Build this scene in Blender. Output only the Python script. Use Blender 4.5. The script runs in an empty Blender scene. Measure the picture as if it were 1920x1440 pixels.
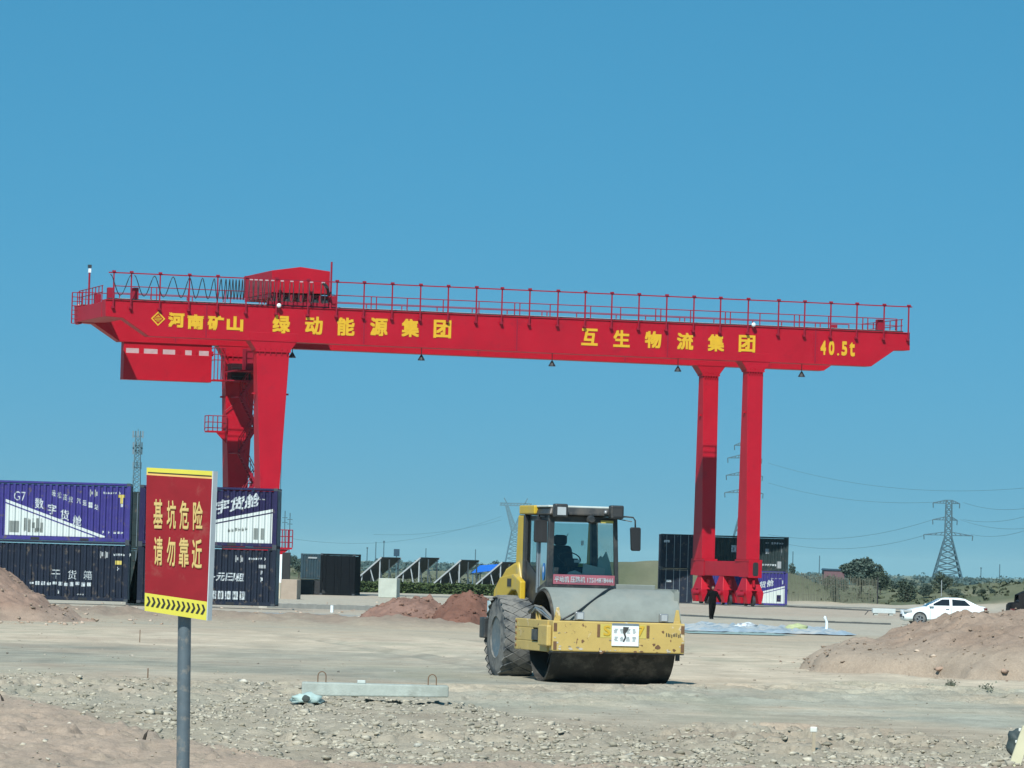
import bpy, bmesh, math, random
import numpy as np
from mathutils import Vector, Matrix
SC = bpy.context.scene
COL = SC.collection
R = math.radians

# ------------------------------------------------------------------ camera
F_PX = 9000.0                      # focal length in pixels of the 1920 wide photograph (a long zoom)
PITCH = math.atan(336 / F_PX)
ROLL = R(1.6)
CAM = Vector((0, 0, 2.0))
FW = Vector((0, math.cos(PITCH), math.sin(PITCH)))
R0 = Vector((1, 0, 0)); U0 = Vector((0, -math.sin(PITCH), math.cos(PITCH)))
CR = math.cos(ROLL) * R0 + math.sin(ROLL) * U0
CU = -math.sin(ROLL) * R0 + math.cos(ROLL) * U0
cd = bpy.data.cameras.new('camera'); cam = bpy.data.objects.new('camera', cd); COL.objects.link(cam)
cd.sensor_width = 36; cd.lens = 36 * F_PX / 1920
cd.clip_start = 0.5; cd.clip_end = 40000
m4 = Matrix((CR, CU, -FW)).transposed().to_4x4(); m4.translation = CAM
cam.matrix_world = m4
SC.camera = cam

# ------------------------------------------------------------------ sun and sky
SUN_AZ = R(15.7); SUN_EL = R(46.5)     # the light travels away from the camera, a little to the right
ray_dir = Vector((math.sin(SUN_AZ) * math.cos(SUN_EL), math.cos(SUN_AZ) * math.cos(SUN_EL), -math.sin(SUN_EL)))
sl = bpy.data.lights.new('sun', 'SUN'); sun = bpy.data.objects.new('sun', sl); COL.objects.link(sun)
sl.energy = 4.6; sl.angle = R(0.5); sl.color = (1.0, 0.975, 0.92)
sun.rotation_euler = ray_dir.to_track_quat('-Z', 'Y').to_euler()
sun.location = (0, 0, 60)
W = bpy.data.worlds.new('World'); SC.world = W; W.use_nodes = True
nt = W.node_tree; nt.nodes.clear()
wo = nt.nodes.new('ShaderNodeOutputWorld'); bg = nt.nodes.new('ShaderNodeBackground')
sky = nt.nodes.new('ShaderNodeTexSky'); sky.sky_type = 'NISHITA'; sky.sun_disc = False
sky.sun_elevation = SUN_EL; sky.sun_rotation = R(180) + SUN_AZ
sky.air_density = 1.0; sky.dust_density = 0.15; sky.ozone_density = 3.0; sky.altitude = 1200
tc = nt.nodes.new('ShaderNodeTexCoord'); vm = nt.nodes.new('ShaderNodeVectorMath'); vm.operation = 'MULTIPLY_ADD'
vm.inputs[1].default_value = (1, 1, 1.0); vm.inputs[2].default_value = (0, 0, 0.35)
nt.links.new(tc.outputs['Generated'], vm.inputs[0]); nt.links.new(vm.outputs[0], sky.inputs['Vector'])
tint = nt.nodes.new('ShaderNodeMix'); tint.data_type = 'RGBA'; tint.blend_type = 'MULTIPLY'
tint.inputs[0].default_value = 1.0
tint.inputs[7].default_value = (0.34, 1.0, 0.94, 1)       # the greenish car window the picture was taken through
nt.links.new(sky.outputs[0], tint.inputs[6])
# the dusty air low over the horizon, the same all round
sep = nt.nodes.new('ShaderNodeSeparateXYZ'); nt.links.new(tc.outputs['Generated'], sep.inputs[0])
mz = nt.nodes.new('ShaderNodeMath'); mz.operation = 'MULTIPLY'; mz.inputs[1].default_value = -1 / .045; nt.links.new(sep.outputs[2], mz.inputs[0])
ex = nt.nodes.new('ShaderNodeMath'); ex.operation = 'EXPONENT'; ex.use_clamp = True; nt.links.new(mz.outputs[0], ex.inputs[0])
hz = nt.nodes.new('ShaderNodeMix'); hz.data_type = 'RGBA'; nt.links.new(ex.outputs[0], hz.inputs[0])
nt.links.new(tint.outputs[2], hz.inputs[6]); hz.inputs[7].default_value = (.89, 2.215, 2.925, 1)
nt.links.new(hz.outputs[2], bg.inputs[0])
bg.inputs[1].default_value = 0.148
nt.links.new(bg.outputs[0], wo.inputs[0])
SC.view_settings.view_transform = 'Standard'; SC.view_settings.look = 'None'
SC.view_settings.gamma = 1; SC.view_settings.use_curve_mapping = False
SC.view_settings.exposure = 0.35

# ------------------------------------------------------------------ measuring helpers
def ray(px, py):
    return FW + CR * ((px - 960) / F_PX) + CU * ((720 - py) / F_PX)
def at(px, py, D):
    d = ray(px, py); return CAM + d * (D / d.y)
def hor(px):
    return 1056 + (px - 960) * math.tan(ROLL)
_zy = [(-200, 0), (90, 0), (130, -.10), (175, -.25), (210, -.32), (250, -.62), (300, -.60), (345, -.60), (400, -.72), (520, -1.1), (800, -1.4), (1500, -2), (9000, -3)]
def zbase(Y):
    for (a, za), (b, zb) in zip(_zy, _zy[1:]):
        if Y <= b:
            t = (Y - a) / (b - a); return za + (zb - za) * t
    return _zy[-1][1]
def gp(px, py):
    """the point of the level ground seen at a pixel"""
    d = ray(px, py); D = 60.0
    for _ in range(60):
        z = zbase(D); Dn = (z - CAM.z) / d.z * d.y if d.z < -1e-5 else 5000
        D = D + (min(max(Dn, 5), 6000) - D) * 0.5
    return Vector((CAM.x + d.x * D / d.y, D, zbase(D)))
def vnoise(x, y, seed=0):
    xi = np.floor(x).astype(np.int64); yi = np.floor(y).astype(np.int64)
    fx = x - xi; fy = y - yi
    fx = fx * fx * (3 - 2 * fx); fy = fy * fy * (3 - 2 * fy)
    def h(a, b):
        n = (a * 374761393 + b * 668265263 + seed * 974634721) & 0x7fffffff
        n = ((n ^ (n >> 13)) * 1274126177) & 0x7fffffff
        n = n ^ (n >> 16)
        return (n & 0xffff) / 65535.0
    return (h(xi, yi) * (1 - fx) + h(xi + 1, yi) * fx) * (1 - fy) + (h(xi, yi + 1) * (1 - fx) + h(xi + 1, yi + 1) * fx) * fy
def fbm(x, y, seed=0, oct=4):
    s = 0; a = 0.5; t = 0
    for k in range(oct):
        s = s + a * vnoise(x * 2 ** k, y * 2 ** k, seed + k); t += a; a *= .5
    return s / t - .5
def sstep(a, b, x):
    t = np.clip((x - a) / (b - a), 0, 1); return t * t * (3 - 2 * t)

# ------------------------------------------------------------------ objects
def tag(o, label=None, cat=None, group=None, kind=None):
    if label: o['label'] = label
    if cat: o['category'] = cat
    if group: o['group'] = group
    if kind: o['kind'] = kind
    return o
def link(name, mesh, parent=None):
    o = bpy.data.objects.new(name, mesh); COL.objects.link(o)
    if parent is not None: o.parent = parent
    return o
def thing(name, loc, rz, label, cat, group=None):
    o = bpy.data.objects.new(name, None); COL.objects.link(o); o.empty_display_size = .2
    o.location = loc; o.rotation_euler = (0, 0, rz)
    return tag(o, label, cat, group)
def kids(o): return [c for c in bpy.data.objects if c.parent == o]
def copy_tree(o, parent=None):
    ch = kids(o)
    c = o.copy(); COL.objects.link(c); c.parent = parent
    for k in ch: copy_tree(k, c)
    return c

class MB:
    """collects shapes, builds ONE mesh object"""
    def __init__(s): s.v = []; s.f = []
    def add(s, vs, fs):
        b = len(s.v); s.v += [tuple(p) for p in vs]; s.f += [tuple(i + b for i in f) for f in fs]; return s
    def box(s, x0, x1, y0, y1, z0, z1):
        return s.add([(x0, y0, z0), (x1, y0, z0), (x1, y1, z0), (x0, y1, z0), (x0, y0, z1), (x1, y0, z1), (x1, y1, z1), (x0, y1, z1)],
                     [(3, 2, 1, 0), (4, 5, 6, 7), (0, 1, 5, 4), (1, 2, 6, 5), (2, 3, 7, 6), (3, 0, 4, 7)])
    def hexa(s, bot, top):
        """two quads, both counter-clockwise seen from above"""
        return s.add(list(bot) + list(top), [(3, 2, 1, 0), (4, 5, 6, 7), (0, 1, 5, 4), (1, 2, 6, 5), (2, 3, 7, 6), (3, 0, 4, 7)])
    def bar(s, p, q, w, h=None, up=(0, 0, 1)):
        h = h or w; p = Vector(p); q = Vector(q); d = (q - p).normalized(); u = Vector(up)
        if abs(d.dot(u)) > .98: u = Vector((0, 1, 0))
        a = d.cross(u).normalized() * (w / 2); b = a.normalized().cross(d) * (h / 2)
        return s.hexa([p - a - b, q - a - b, q + a - b, p + a - b][::-1][::-1], [p - a + b, q - a + b, q + a + b, p + a + b])
    def tube(s, pts, r, n=8, cap=True):
        pts = [Vector(p) for p in pts]; rings = []
        rr = r if isinstance(r, (list, tuple)) else [r] * len(pts)
        for i, p in enumerate(pts):
            d = (pts[min(i + 1, len(pts) - 1)] - pts[max(i - 1, 0)]).normalized()
            u = Vector((0, 0, 1)) if abs(d.z) < .9 else Vector((0, 1, 0))
            a = d.cross(u).normalized(); b = a.cross(d)
            rings.append([p + (a * math.cos(2 * math.pi * k / n) + b * math.sin(2 * math.pi * k / n)) * rr[i] for k in range(n)])
        vs = [q for rg in rings for q in rg]; fs = []
        for i in range(len(pts) - 1):
            for k in range(n):
                fs.append((i * n + k, (i + 1) * n + k, (i + 1) * n + (k + 1) % n, i * n + (k + 1) % n))
        if cap:
            fs.append(tuple(range(n))); fs.append(tuple(range((len(pts) - 1) * n, len(pts) * n))[::-1])
        return s.add(vs, fs)
    def prism(s, poly, y0, y1):
        """polygon in x,z (clockwise or not) pushed through y0..y1"""
        n = len(poly)
        A = sum(poly[i][0] * poly[(i + 1) % n][1] - poly[(i + 1) % n][0] * poly[i][1] for i in range(n))
        if A < 0: poly = poly[::-1]
        vs = [(x, y0, z) for x, z in poly] + [(x, y1, z) for x, z in poly]
        fs = [tuple(range(n)), tuple(range(n, 2 * n))[::-1]]
        for i in range(n):
            j = (i + 1) % n; fs.append((i, i + n, j + n, j))
        return s.add(vs, fs)
    def lathe(s, prof, c, axis, n=24, closed=False):
        """profile of (radius, along) turned about an axis through c"""
        c = Vector(c); d = Vector(axis).normalized(); u = Vector((0, 0, 1)) if abs(d.z) < .9 else Vector((1, 0, 0))
        a = d.cross(u).normalized(); b = a.cross(d)
        vs = []
        for r, t in prof:
            for k in range(n):
                an = 2 * math.pi * k / n; vs.append(c + d * t + (a * math.cos(an) + b * math.sin(an)) * r)
        m = len(prof); fs = []
        for i in range(m if closed else m - 1):
            for k in range(n):
                fs.append((i * n + k, i * n + (k + 1) % n, ((i + 1) % m) * n + (k + 1) % n, ((i + 1) % m) * n + k))
        if not closed:
            if prof[0][0] > 1e-4: fs.append(tuple(range(n))[::-1])
            if prof[-1][0] > 1e-4: fs.append(tuple(range((m - 1) * n, m * n)))
        return s.add(vs, fs)
    def xf(s, M):
        s.v = [tuple(M @ Vector(p)) for p in s.v]; return s
    def mesh(s, name, mat, smooth=False):
        me = bpy.data.meshes.new(name); me.from_pydata(s.v, [], s.f); me.update()
        bm = bmesh.new(); bm.from_mesh(me); bmesh.ops.recalc_face_normals(bm, faces=bm.faces); bm.to_mesh(me); bm.free()
        if mat: me.materials.append(mat)
        if smooth:
            me.shade_smooth()
        return me
    def build(s, name, mat, parent=None, smooth=False, bevel=0, loc=None, auto=None):
        o = link(name, s.mesh(name, mat, smooth), parent)
        if smooth and auto:
            for e in []: pass
            o.data.set_sharp_from_angle(angle=R(auto))
        if bevel:
            b = o.modifiers.new('bevel', 'BEVEL'); b.width = bevel; b.segments = 2; b.limit_method = 'ANGLE'; b.angle_limit = R(40)
            b.harden_normals = False
        if loc: o.location = loc
        return o

# ------------------------------------------------------------------ materials
def mat(name, col, rough=.6, metal=0, var=.12, scale=3.0, bump=0.0, bscale=20.0, dirt=None, dirt_amt=0.0, dirt_scale=1.5, spec=.5):
    m = bpy.data.materials.new(name); m.use_nodes = True
    n = m.node_tree; b = n.nodes['Principled BSDF']
    b.inputs['Roughness'].default_value = rough; b.inputs['Metallic'].default_value = metal
    b.inputs['Specular IOR Level'].default_value = spec
    t = n.nodes.new('ShaderNodeTexCoord')
    nz = n.nodes.new('ShaderNodeTexNoise'); nz.inputs['Scale'].default_value = scale; nz.inputs['Detail'].default_value = 6; nz.inputs['Roughness'].default_value = .65
    n.links.new(t.outputs['Object'], nz.inputs['Vector'])
    r = n.nodes.new('ShaderNodeMapRange'); r.inputs[1].default_value = .3; r.inputs[2].default_value = .7
    r.inputs[3].default_value = 1 - var; r.inputs[4].default_value = 1 + var
    n.links.new(nz.outputs['Fac'], r.inputs[0])
    mx = n.nodes.new('ShaderNodeMix'); mx.data_type = 'RGBA'; mx.blend_type = 'MULTIPLY'; mx.inputs[0].default_value = 1
    mx.inputs[6].default_value = (*col, 1); n.links.new(r.outputs[0], mx.inputs[7])
    out = mx.outputs[2]
    if dirt:
        n2 = n.nodes.new('ShaderNodeTexNoise'); n2.inputs['Scale'].default_value = dirt_scale; n2.inputs['Detail'].default_value = 8; n2.inputs['Roughness'].default_value = .7
        n.links.new(t.outputs['Object'], n2.inputs['Vector'])
        r2 = n.nodes.new('ShaderNodeMapRange'); r2.inputs[1].default_value = .62 - dirt_amt * .4; r2.inputs[2].default_value = .72 - dirt_amt * .3
        n.links.new(n2.outputs['Fac'], r2.inputs[0])
        m2 = n.nodes.new('ShaderNodeMix'); m2.data_type = 'RGBA'; n.links.new(r2.outputs[0], m2.inputs[0])
        n.links.new(out, m2.inputs[6]); m2.inputs[7].default_value = (*dirt, 1); out = m2.outputs[2]
    n.links.new(out, b.inputs['Base Color'])
    if bump:
        n3 = n.nodes.new('ShaderNodeTexNoise'); n3.inputs['Scale'].default_value = bscale; n3.inputs['Detail'].default_value = 5
        n.links.new(t.outputs['Object'], n3.inputs['Vector'])
        bp = n.nodes.new('ShaderNodeBump'); bp.inputs['Strength'].default_value = bump; bp.inputs['Distance'].default_value = .02
        n.links.new(n3.outputs['Fac'], bp.inputs['Height']); n.links.new(bp.outputs[0], b.inputs['Normal'])
    return m
def attr_mat(name, rough=.95, fine=40, amt=.25, bump=.5, spec=.2, big=6):
    """base colour from the mesh's own soil colours, with grain on top"""
    m = bpy.data.materials.new(name); m.use_nodes = True
    n = m.node_tree; b = n.nodes['Principled BSDF']; b.inputs['Roughness'].default_value = rough; b.inputs['Specular IOR Level'].default_value = spec
    a = n.nodes.new('ShaderNodeAttribute'); a.attribute_name = 'col'
    t = n.nodes.new('ShaderNodeTexCoord')
    out = a.outputs['Color']; hs = []
    for sc, am in ((fine, amt), (big, amt * .7)):
        nz = n.nodes.new('ShaderNodeTexNoise'); nz.inputs['Scale'].default_value = sc; nz.inputs['Detail'].default_value = 5; nz.inputs['Roughness'].default_value = .7
        n.links.new(t.outputs['Object'], nz.inputs['Vector'])
        r = n.nodes.new('ShaderNodeMapRange'); r.inputs[1].default_value = .25; r.inputs[2].default_value = .75; r.inputs[3].default_value = 1 - am; r.inputs[4].default_value = 1 + am
        n.links.new(nz.outputs['Fac'], r.inputs[0])
        mx = n.nodes.new('ShaderNodeMix'); mx.data_type = 'RGBA'; mx.blend_type = 'MULTIPLY'; mx.inputs[0].default_value = 1
        n.links.new(out, mx.inputs[6]); n.links.new(r.outputs[0], mx.inputs[7]); out = mx.outputs[2]; hs.append(nz)
    n.links.new(out, b.inputs['Base Color'])
    if bump:
        bp = n.nodes.new('ShaderNodeBump'); bp.inputs['Strength'].default_value = bump; bp.inputs['Distance'].default_value = .03
        n.links.new(hs[0].outputs['Fac'], bp.inputs['Height']); n.links.new(bp.outputs[0], b.inputs['Normal'])
    return m
def set_col(me, arr):
    a = me.attributes.new('col', 'FLOAT_COLOR', 'POINT')
    full = np.ones((len(me.vertices), 4), dtype=np.float32); full[:, :3] = arr; a.data.foreach_set('color', full.ravel())
def np_mesh(name, V, Fq):
    me = bpy.data.meshes.new(name); V = np.asarray(V, dtype=np.float32); Fq = np.asarray(Fq, dtype=np.int32)
    me.vertices.add(len(V)); me.vertices.foreach_set('co', V.ravel())
    k = Fq.shape[1]; me.loops.add(Fq.size); me.loops.foreach_set('vertex_index', Fq.ravel())
    me.polygons.add(len(Fq)); me.polygons.foreach_set('loop_start', np.arange(0, Fq.size, k, dtype=np.int32))
    me.update(calc_edges=True); me.validate()
    return me

M = {}
M['red'] = mat('crane_red', (.37, .0035, .017), .5, var=.10, scale=.5, spec=.22, dirt=(.30, .005, .018), dirt_amt=.12, dirt_scale=.8)
M['red_dull'] = mat('crane_red_rail', (.25, .008, .026), .55, var=.08, spec=.22)
M['yellow_print'] = mat('yellow_lettering', (.62, .36, .012), .5, var=.06)
M['cable'] = mat('black_cable', (.012, .016, .02), .5)
M['black'] = mat('matt_black', (.010, .012, .014), .6)
M['dark_steel'] = mat('dark_steel', (.05, .055, .06), .5, metal=.4)
M['pale_deck'] = mat('pale_deck', (.55, .50, .48), .6)
M['white_grey'] = mat('greyed_white', (.46, .52, .51), .6)
M['white'] = mat('white_paint', (.74, .80, .80), .4, var=.04)
M['lamp_glass'] = mat('lamp_glass', (.7, .75, .78), .15, metal=.3)
M['concrete'] = mat('concrete', (.36, .40, .37), .9, var=.15, scale=4, bump=.4, bscale=40)
M['galv'] = mat('galvanised', (.22, .27, .30), .45, metal=.5, var=.1)
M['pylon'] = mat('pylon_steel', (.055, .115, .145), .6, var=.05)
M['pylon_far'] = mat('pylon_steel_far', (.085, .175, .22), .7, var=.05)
M['rubber'] = mat('tyre_rubber', (.060, .070, .076), .9, var=.3, scale=6, spec=.2, dirt=(.17, .172, .16), dirt_amt=.6, dirt_scale=3.5)

_tcache = {}
def text_shape(s):
    """outlines of a line of writing as a flat mesh in 0..1 x 0..1"""
    if s in _tcache: return _tcache[s]
    c = bpy.data.curves.new('writing', 'FONT'); c.body = s; c.resolution_u = 3
    o = bpy.data.objects.new('writing', c); COL.objects.link(o)
    dg = bpy.context.evaluated_depsgraph_get()
    me = bpy.data.meshes.new_from_object(o.evaluated_get(dg))
    v = np.array([p.co[:] for p in me.vertices]); f = [tuple(p.vertices) for p in me.polygons]
    bpy.data.objects.remove(o); bpy.data.curves.remove(c); bpy.data.meshes.remove(me)
    mn = v.min(0); mx = v.max(0); v = (v - mn) / np.maximum(mx - mn, 1e-6)
    _tcache[s] = (v, f); return v, f
def text_quad(mb, s, tl, tr, bl, bold=.02, out=(0, -.002, 0)):
    """writes into the parallelogram tl-tr-bl; bold strokes are layered copies, each a hair in front of the last"""
    v, f = text_shape(s); tl = Vector(tl); ex = Vector(tr) - tl; ey = Vector(bl) - tl; ps = Vector(out)
    n = max(len(s), 1); by = bold; bx = bold / n
    sh = [(0, 0)] if bold <= 0 else [(-bx, -by), (bx, -by), (-bx, by), (bx, by), (0, 0)]
    for k, (sx, sy) in enumerate(sh):
        mb.add([tl + ex * (bx + p[0] * (1 - 2 * bx) + sx) + ey * (1 - by - p[1] * (1 - 2 * by) + sy) + ps * k for p in v], f)
    return mb
# ================================================================== ground
def project(x, y, z):
    P = np.stack([x - CAM.x, y - CAM.y, z - CAM.z], -1)
    w = P @ np.array(FW); w = np.maximum(w, 1e-3)
    return 960 + F_PX * (P @ np.array(CR)) / w, 720 - F_PX * (P @ np.array(CU)) / w
_zx = np.array([a for a, b in _zy], float); _zz = np.array([b for a, b in _zy], float)
C_BEIGE = np.array((.435, .365, .265)); C_PALE = np.array((.525, .450, .335)); C_GREY = np.array((.305, .300, .240))
C_RED = np.array((.330, .262, .200)); C_REDDK = np.array((.235, .105, .068)); C_ASPH = np.array((.10, .115, .12))
C_GRASS = np.array((.095, .112, .060)); C_DRY = np.array((.175, .175, .110)); C_CONC = np.array((.42, .395, .32))
def band(px, py, xs, up, lo, soft=8):
    u = np.interp(px, xs, up); l = np.interp(px, xs, lo)
    return sstep(-soft, soft, py - u) * sstep(-soft, soft, l - py)
def lerp(a, b, t): return a + (b - a) * t[..., None]
def terrain(x, y):
    """height and soil colour of the ground"""
    z = np.interp(y, _zx, _zz)
    px, py = project(x, y, z)
    far = y > 130
    # far banks and slopes on the right
    bank = 3.3 * sstep(424, 452, y + 4 * fbm(x / 9, y / 9, 3)) * (1 - sstep(455, 640, y)) * sstep(3.5, 9, x) * (1 - sstep(22, 37.5, x + 4 * fbm(x / 6, y / 20, 8)))
    hill = 2.9 * sstep(400, 455, y) * (1 - sstep(460, 800, y)) * sstep(34, 60, x + 5 * fbm(x / 7, y / 15, 5))
    lbank = 2.6 * sstep(470, 520, y) * (1 - sstep(540, 800, y)) * (1 - sstep(-30, -14, x))
    z = z + bank + hill + lbank * .8
    z = z + sstep(380, 420, y) * (1 - sstep(900, 1600, y)) * .9 * fbm(x / 7, y / 10, 11)
    z = z + sstep(600, 900, y) * 3.0 * fbm(x / 60, y / 120, 13)
    # red berm in front of the stacked containers
    bm = np.exp(-((y - 156 - 3 * fbm(x / 5, y / 30, 21)) / 3.6) ** 2) * (1 - sstep(-2.0, 0.5, x))
    z = z + bm * (.30 + .45 * fbm(x / 1.1, y / 1.1, 22) + .2 * fbm(x / .35, y / .4, 23))
    # near ground relief
    near = 1 - sstep(120, 150, y)
    mid = band(px, py, [0, 600, 1920], [1168, 1172, 1200], [1208, 1216, 1240], 6)
    rub1 = band(px, py, [0, 250, 600, 850, 1200], [1262, 1272, 1296, 1322, 1400], [1318, 1362, 1420, 1470, 1500], 10)
    rub2 = band(px, py, [600, 900, 1200, 1500, 1920], [1335, 1342, 1366, 1382, 1392], [1480] * 5, 9)
    rub = np.maximum(rub1, rub2)
    track = band(px, py, [850, 1200, 1920], [1170, 1200, 1265], [1270, 1292, 1302], 8)
    z = z + near * (.055 * fbm(x / 2.6, y / 4.0, 31) + .03 * fbm(x / .8, y / 1.2, 32) * (1 - .7 * track) + .014 * fbm(x / .22, y / .3, 33) * (1 - .8 * track))
    z = z + near * rub * (.12 * fbm(x / .9, y / 1.3, 35, 3) + .09 * np.abs(fbm(x / .30, y / .30, 36)) + .05 * np.abs(fbm(x / .12, y / .14, 37, 2)) + .01)
    # the low red step in the bottom left corner and the ruts on the right
    redz = band(px, py, [0, 150, 300, 480, 560], [1312, 1345, 1395, 1425, 1450], [1600] * 5, 8) * near
    z = z + redz * (.04 + .06 * fbm(x / .9, y / .9, 41) + .035 * np.abs(fbm(x / .22, y / .22, 42)))
    rutz = band(px, py, [1050, 1300, 1600, 1920], [1300, 1284, 1280, 1300], [1330, 1345, 1350, 1370], 10) * near
    z = z + rutz * (.05 * fbm(x / 3.0, y / .9, 44) + .04 * fbm(x / .5, y / .8, 45))
    crust = band(px, py, [1230, 1300, 1450, 1650, 1800], [1392, 1372, 1364, 1384, 1404], [1398, 1412, 1420, 1418, 1410], 7) * near
    crust2 = np.maximum(band(px, py, [850, 1000, 1300], [1300, 1296, 1306], [1312, 1326, 1316], 6) * .5, band(px, py, [1450, 1600, 1900], [1288, 1282, 1296], [1300, 1304, 1322], 6) * .8) * near
    lum = np.clip(crust + crust2 + .14 * redz + .25 * rub, 0, 1)
    z = z + lum * (.085 * sstep(-.02, .05, fbm(x / .42, y / .6, 47, 3)) + .05 * sstep(0, .04, fbm(x / .17, y / .2, 48, 2)) - .02)
    # colours
    n1 = fbm(x / 2.2, y / 3.5, 51) * 2; n2 = fbm(x / .6, y / .9, 52) * 2; n3 = fbm(x / 9, y / 14, 53) * 2
    c = lerp(np.broadcast_to(C_BEIGE, x.shape + (3,)), C_GREY, np.clip(.30 + .55 * n1 + .3 * n3, 0, .85))
    c = lerp(c, C_PALE, np.clip(.75 * np.maximum(mid, track) + .35 * n1, 0, 1) * near)
    greyb = band(px, py, [0, 500, 900, 1100], [1205, 1212, 1225, 1238], [1258, 1268, 1290, 1300], 12) * near * (1 - sstep(1000, 1150, px))
    c = lerp(c, C_GREY * .92, np.clip(greyb * (.75 + .6 * n1), 0, 1))
    c = lerp(c, np.array((.315, .325, .265)), np.clip(rutz * (.45 + .8 * n1), 0, .85))
    c = lerp(c, np.array((.40, .315, .235)), crust * .7)
    for k, (xa, ya, xb, yb) in enumerate(((430, 1172, 960, 1262), (470, 1172, 1010, 1256), (560, 1168, 1250, 1236), (1290, 1216, 1920, 1292), (1100, 1300, 1920, 1332), (0, 1196, 700, 1222))):
        yy = ya + (yb - ya) * np.clip((px - xa) / (xb - xa), 0, 1) + 3 * fbm(px / 60, py / 60, 80 + k)
        tr = np.exp(-((py - yy) / 3.2) ** 2) * ((px > xa) & (px < xb)) * near
        c = lerp(c, C_GREY * .80 if k % 2 == 0 else C_PALE * 1.05, tr * np.clip(.45 + .9 * n2, 0, .7)); z = z - .03 * tr + .03 * np.exp(-((py - yy - 5) / 2.4) ** 2) * ((px > xa) & (px < xb)) * near
    m1 = fbm(x / .55, y / 2.2, 65, 4) * 2; m2 = fbm(x / 1.6, y / 6.0, 66, 4) * 2; m3 = np.abs(fbm(x / .16, y / .5, 67, 3)) * 2
    c = c * (1 - .20 * rub2 - .05 * rub1)[..., None]
    c = c * (1 + near * (.20 * np.clip(m1, -1, 1) + .16 * np.clip(m2, -1, 1) - .16 * sstep(.45, .75, m3)))[..., None]
    c = lerp(c, np.array((.275, .275, .205)), near * np.clip(1.1 * m2 - .12, 0, .55) * (1 - .6 * redz))
    c = lerp(c, np.array((.40, .315, .235)), near * np.clip(-.9 * m2 - .12, 0, .5))
    streak = fbm(x / 5, y / .35, 61) * 2
    c = c * (1 + .16 * np.clip(streak, -1, 1) * near)[..., None]
    c = lerp(c, (C_PALE * .42 + C_GREY * .40), np.clip(rub * (.7 + .6 * n2), 0, 1))
    c = lerp(c, C_RED * 1.06, np.clip(redz * (.95 + .5 * n2), 0, 1))
    c = lerp(c, C_RED * .8, np.clip(bm * 1.3 * (.8 + .6 * n2), 0, 1))
    c = lerp(c, C_RED * 1.15, np.clip(near * (.35 * n3 + .25 * n2 - .12), 0, .6))
    yard = sstep(168, 178, y) * (1 - sstep(405, 425, y))
    c = lerp(c, C_CONC * .93, np.clip(yard * (.75 + .25 * n1), 0, 1))
    road = sstep(181, 183, y) * (1 - sstep(196, 198, y)) * (1 - sstep(-7.2, -5.2, x))
    c = lerp(c, C_ASPH * 2.2, road * .9)
    pink = band(px, py, [1250, 1400, 1660], [1136, 1138, 1146], [1150, 1153, 1160], 3) * sstep(180, 220, y)
    c = lerp(c, C_RED * 1.1, pink * .45)
    fg = sstep(415, 435, y)
    g = lerp(np.broadcast_to(C_DRY, x.shape + (3,)), C_GRASS, np.clip(.5 + 1.1 * fbm(x / 5, y / 18, 71) * 2, 0, 1))
    g = lerp(g, np.array((.44, .40, .29)), np.clip(sstep(.18, .4, fbm(x / 22, y / 90, 72)) * sstep(560, 700, y), 0, .8))
    c = lerp(c, g, fg)
    c = c * (.95 + .12 * n2)[..., None]
    return z, np.clip(c, .02, .7)
_rows = np.concatenate([np.arange(-80, 36, 6.0), np.arange(38, 96, .075), np.arange(96, 125, .16), np.arange(125, 172, .3)])
_r = [172.0]
while _r[-1] < 14000: _r.append(_r[-1] * 1.008)
_rows = np.concatenate([_rows, _r])
_a = np.concatenate([np.linspace(-1.6, -.14, 26)[:-1], np.linspace(-.14, .14, 400), np.linspace(.14, 1.6, 26)[1:]])
_D, _A = np.meshgrid(_rows, _a, indexing='ij')
_X = _A * np.maximum(_D, 46); _Y = _D.copy()
_Z, _C = terrain(_X, _Y)
nr, nc = _D.shape
idx = np.arange(nr * nc).reshape(nr, nc)
quads = np.stack([idx[:-1, :-1], idx[:-1, 1:], idx[1:, 1:], idx[1:, :-1]], -1).reshape(-1, 4)
me = np_mesh('ground', np.stack([_X, _Y, _Z], -1).reshape(-1, 3), quads)
set_col(me, _C.reshape(-1, 3)); me.shade_smooth(); M['soil'] = attr_mat('soil', fine=28, amt=.22, bump=.6, big=4); me.materials.append(M['soil'])
ground = tag(link('ground', me), kind='structure')
def gz(x, y):
    return float(terrain(np.array([float(x)]), np.array([float(y)]))[0][0])
def put(px, py):
    p = gp(px, py); p.z = gz(p.x, p.y); return p

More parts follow.
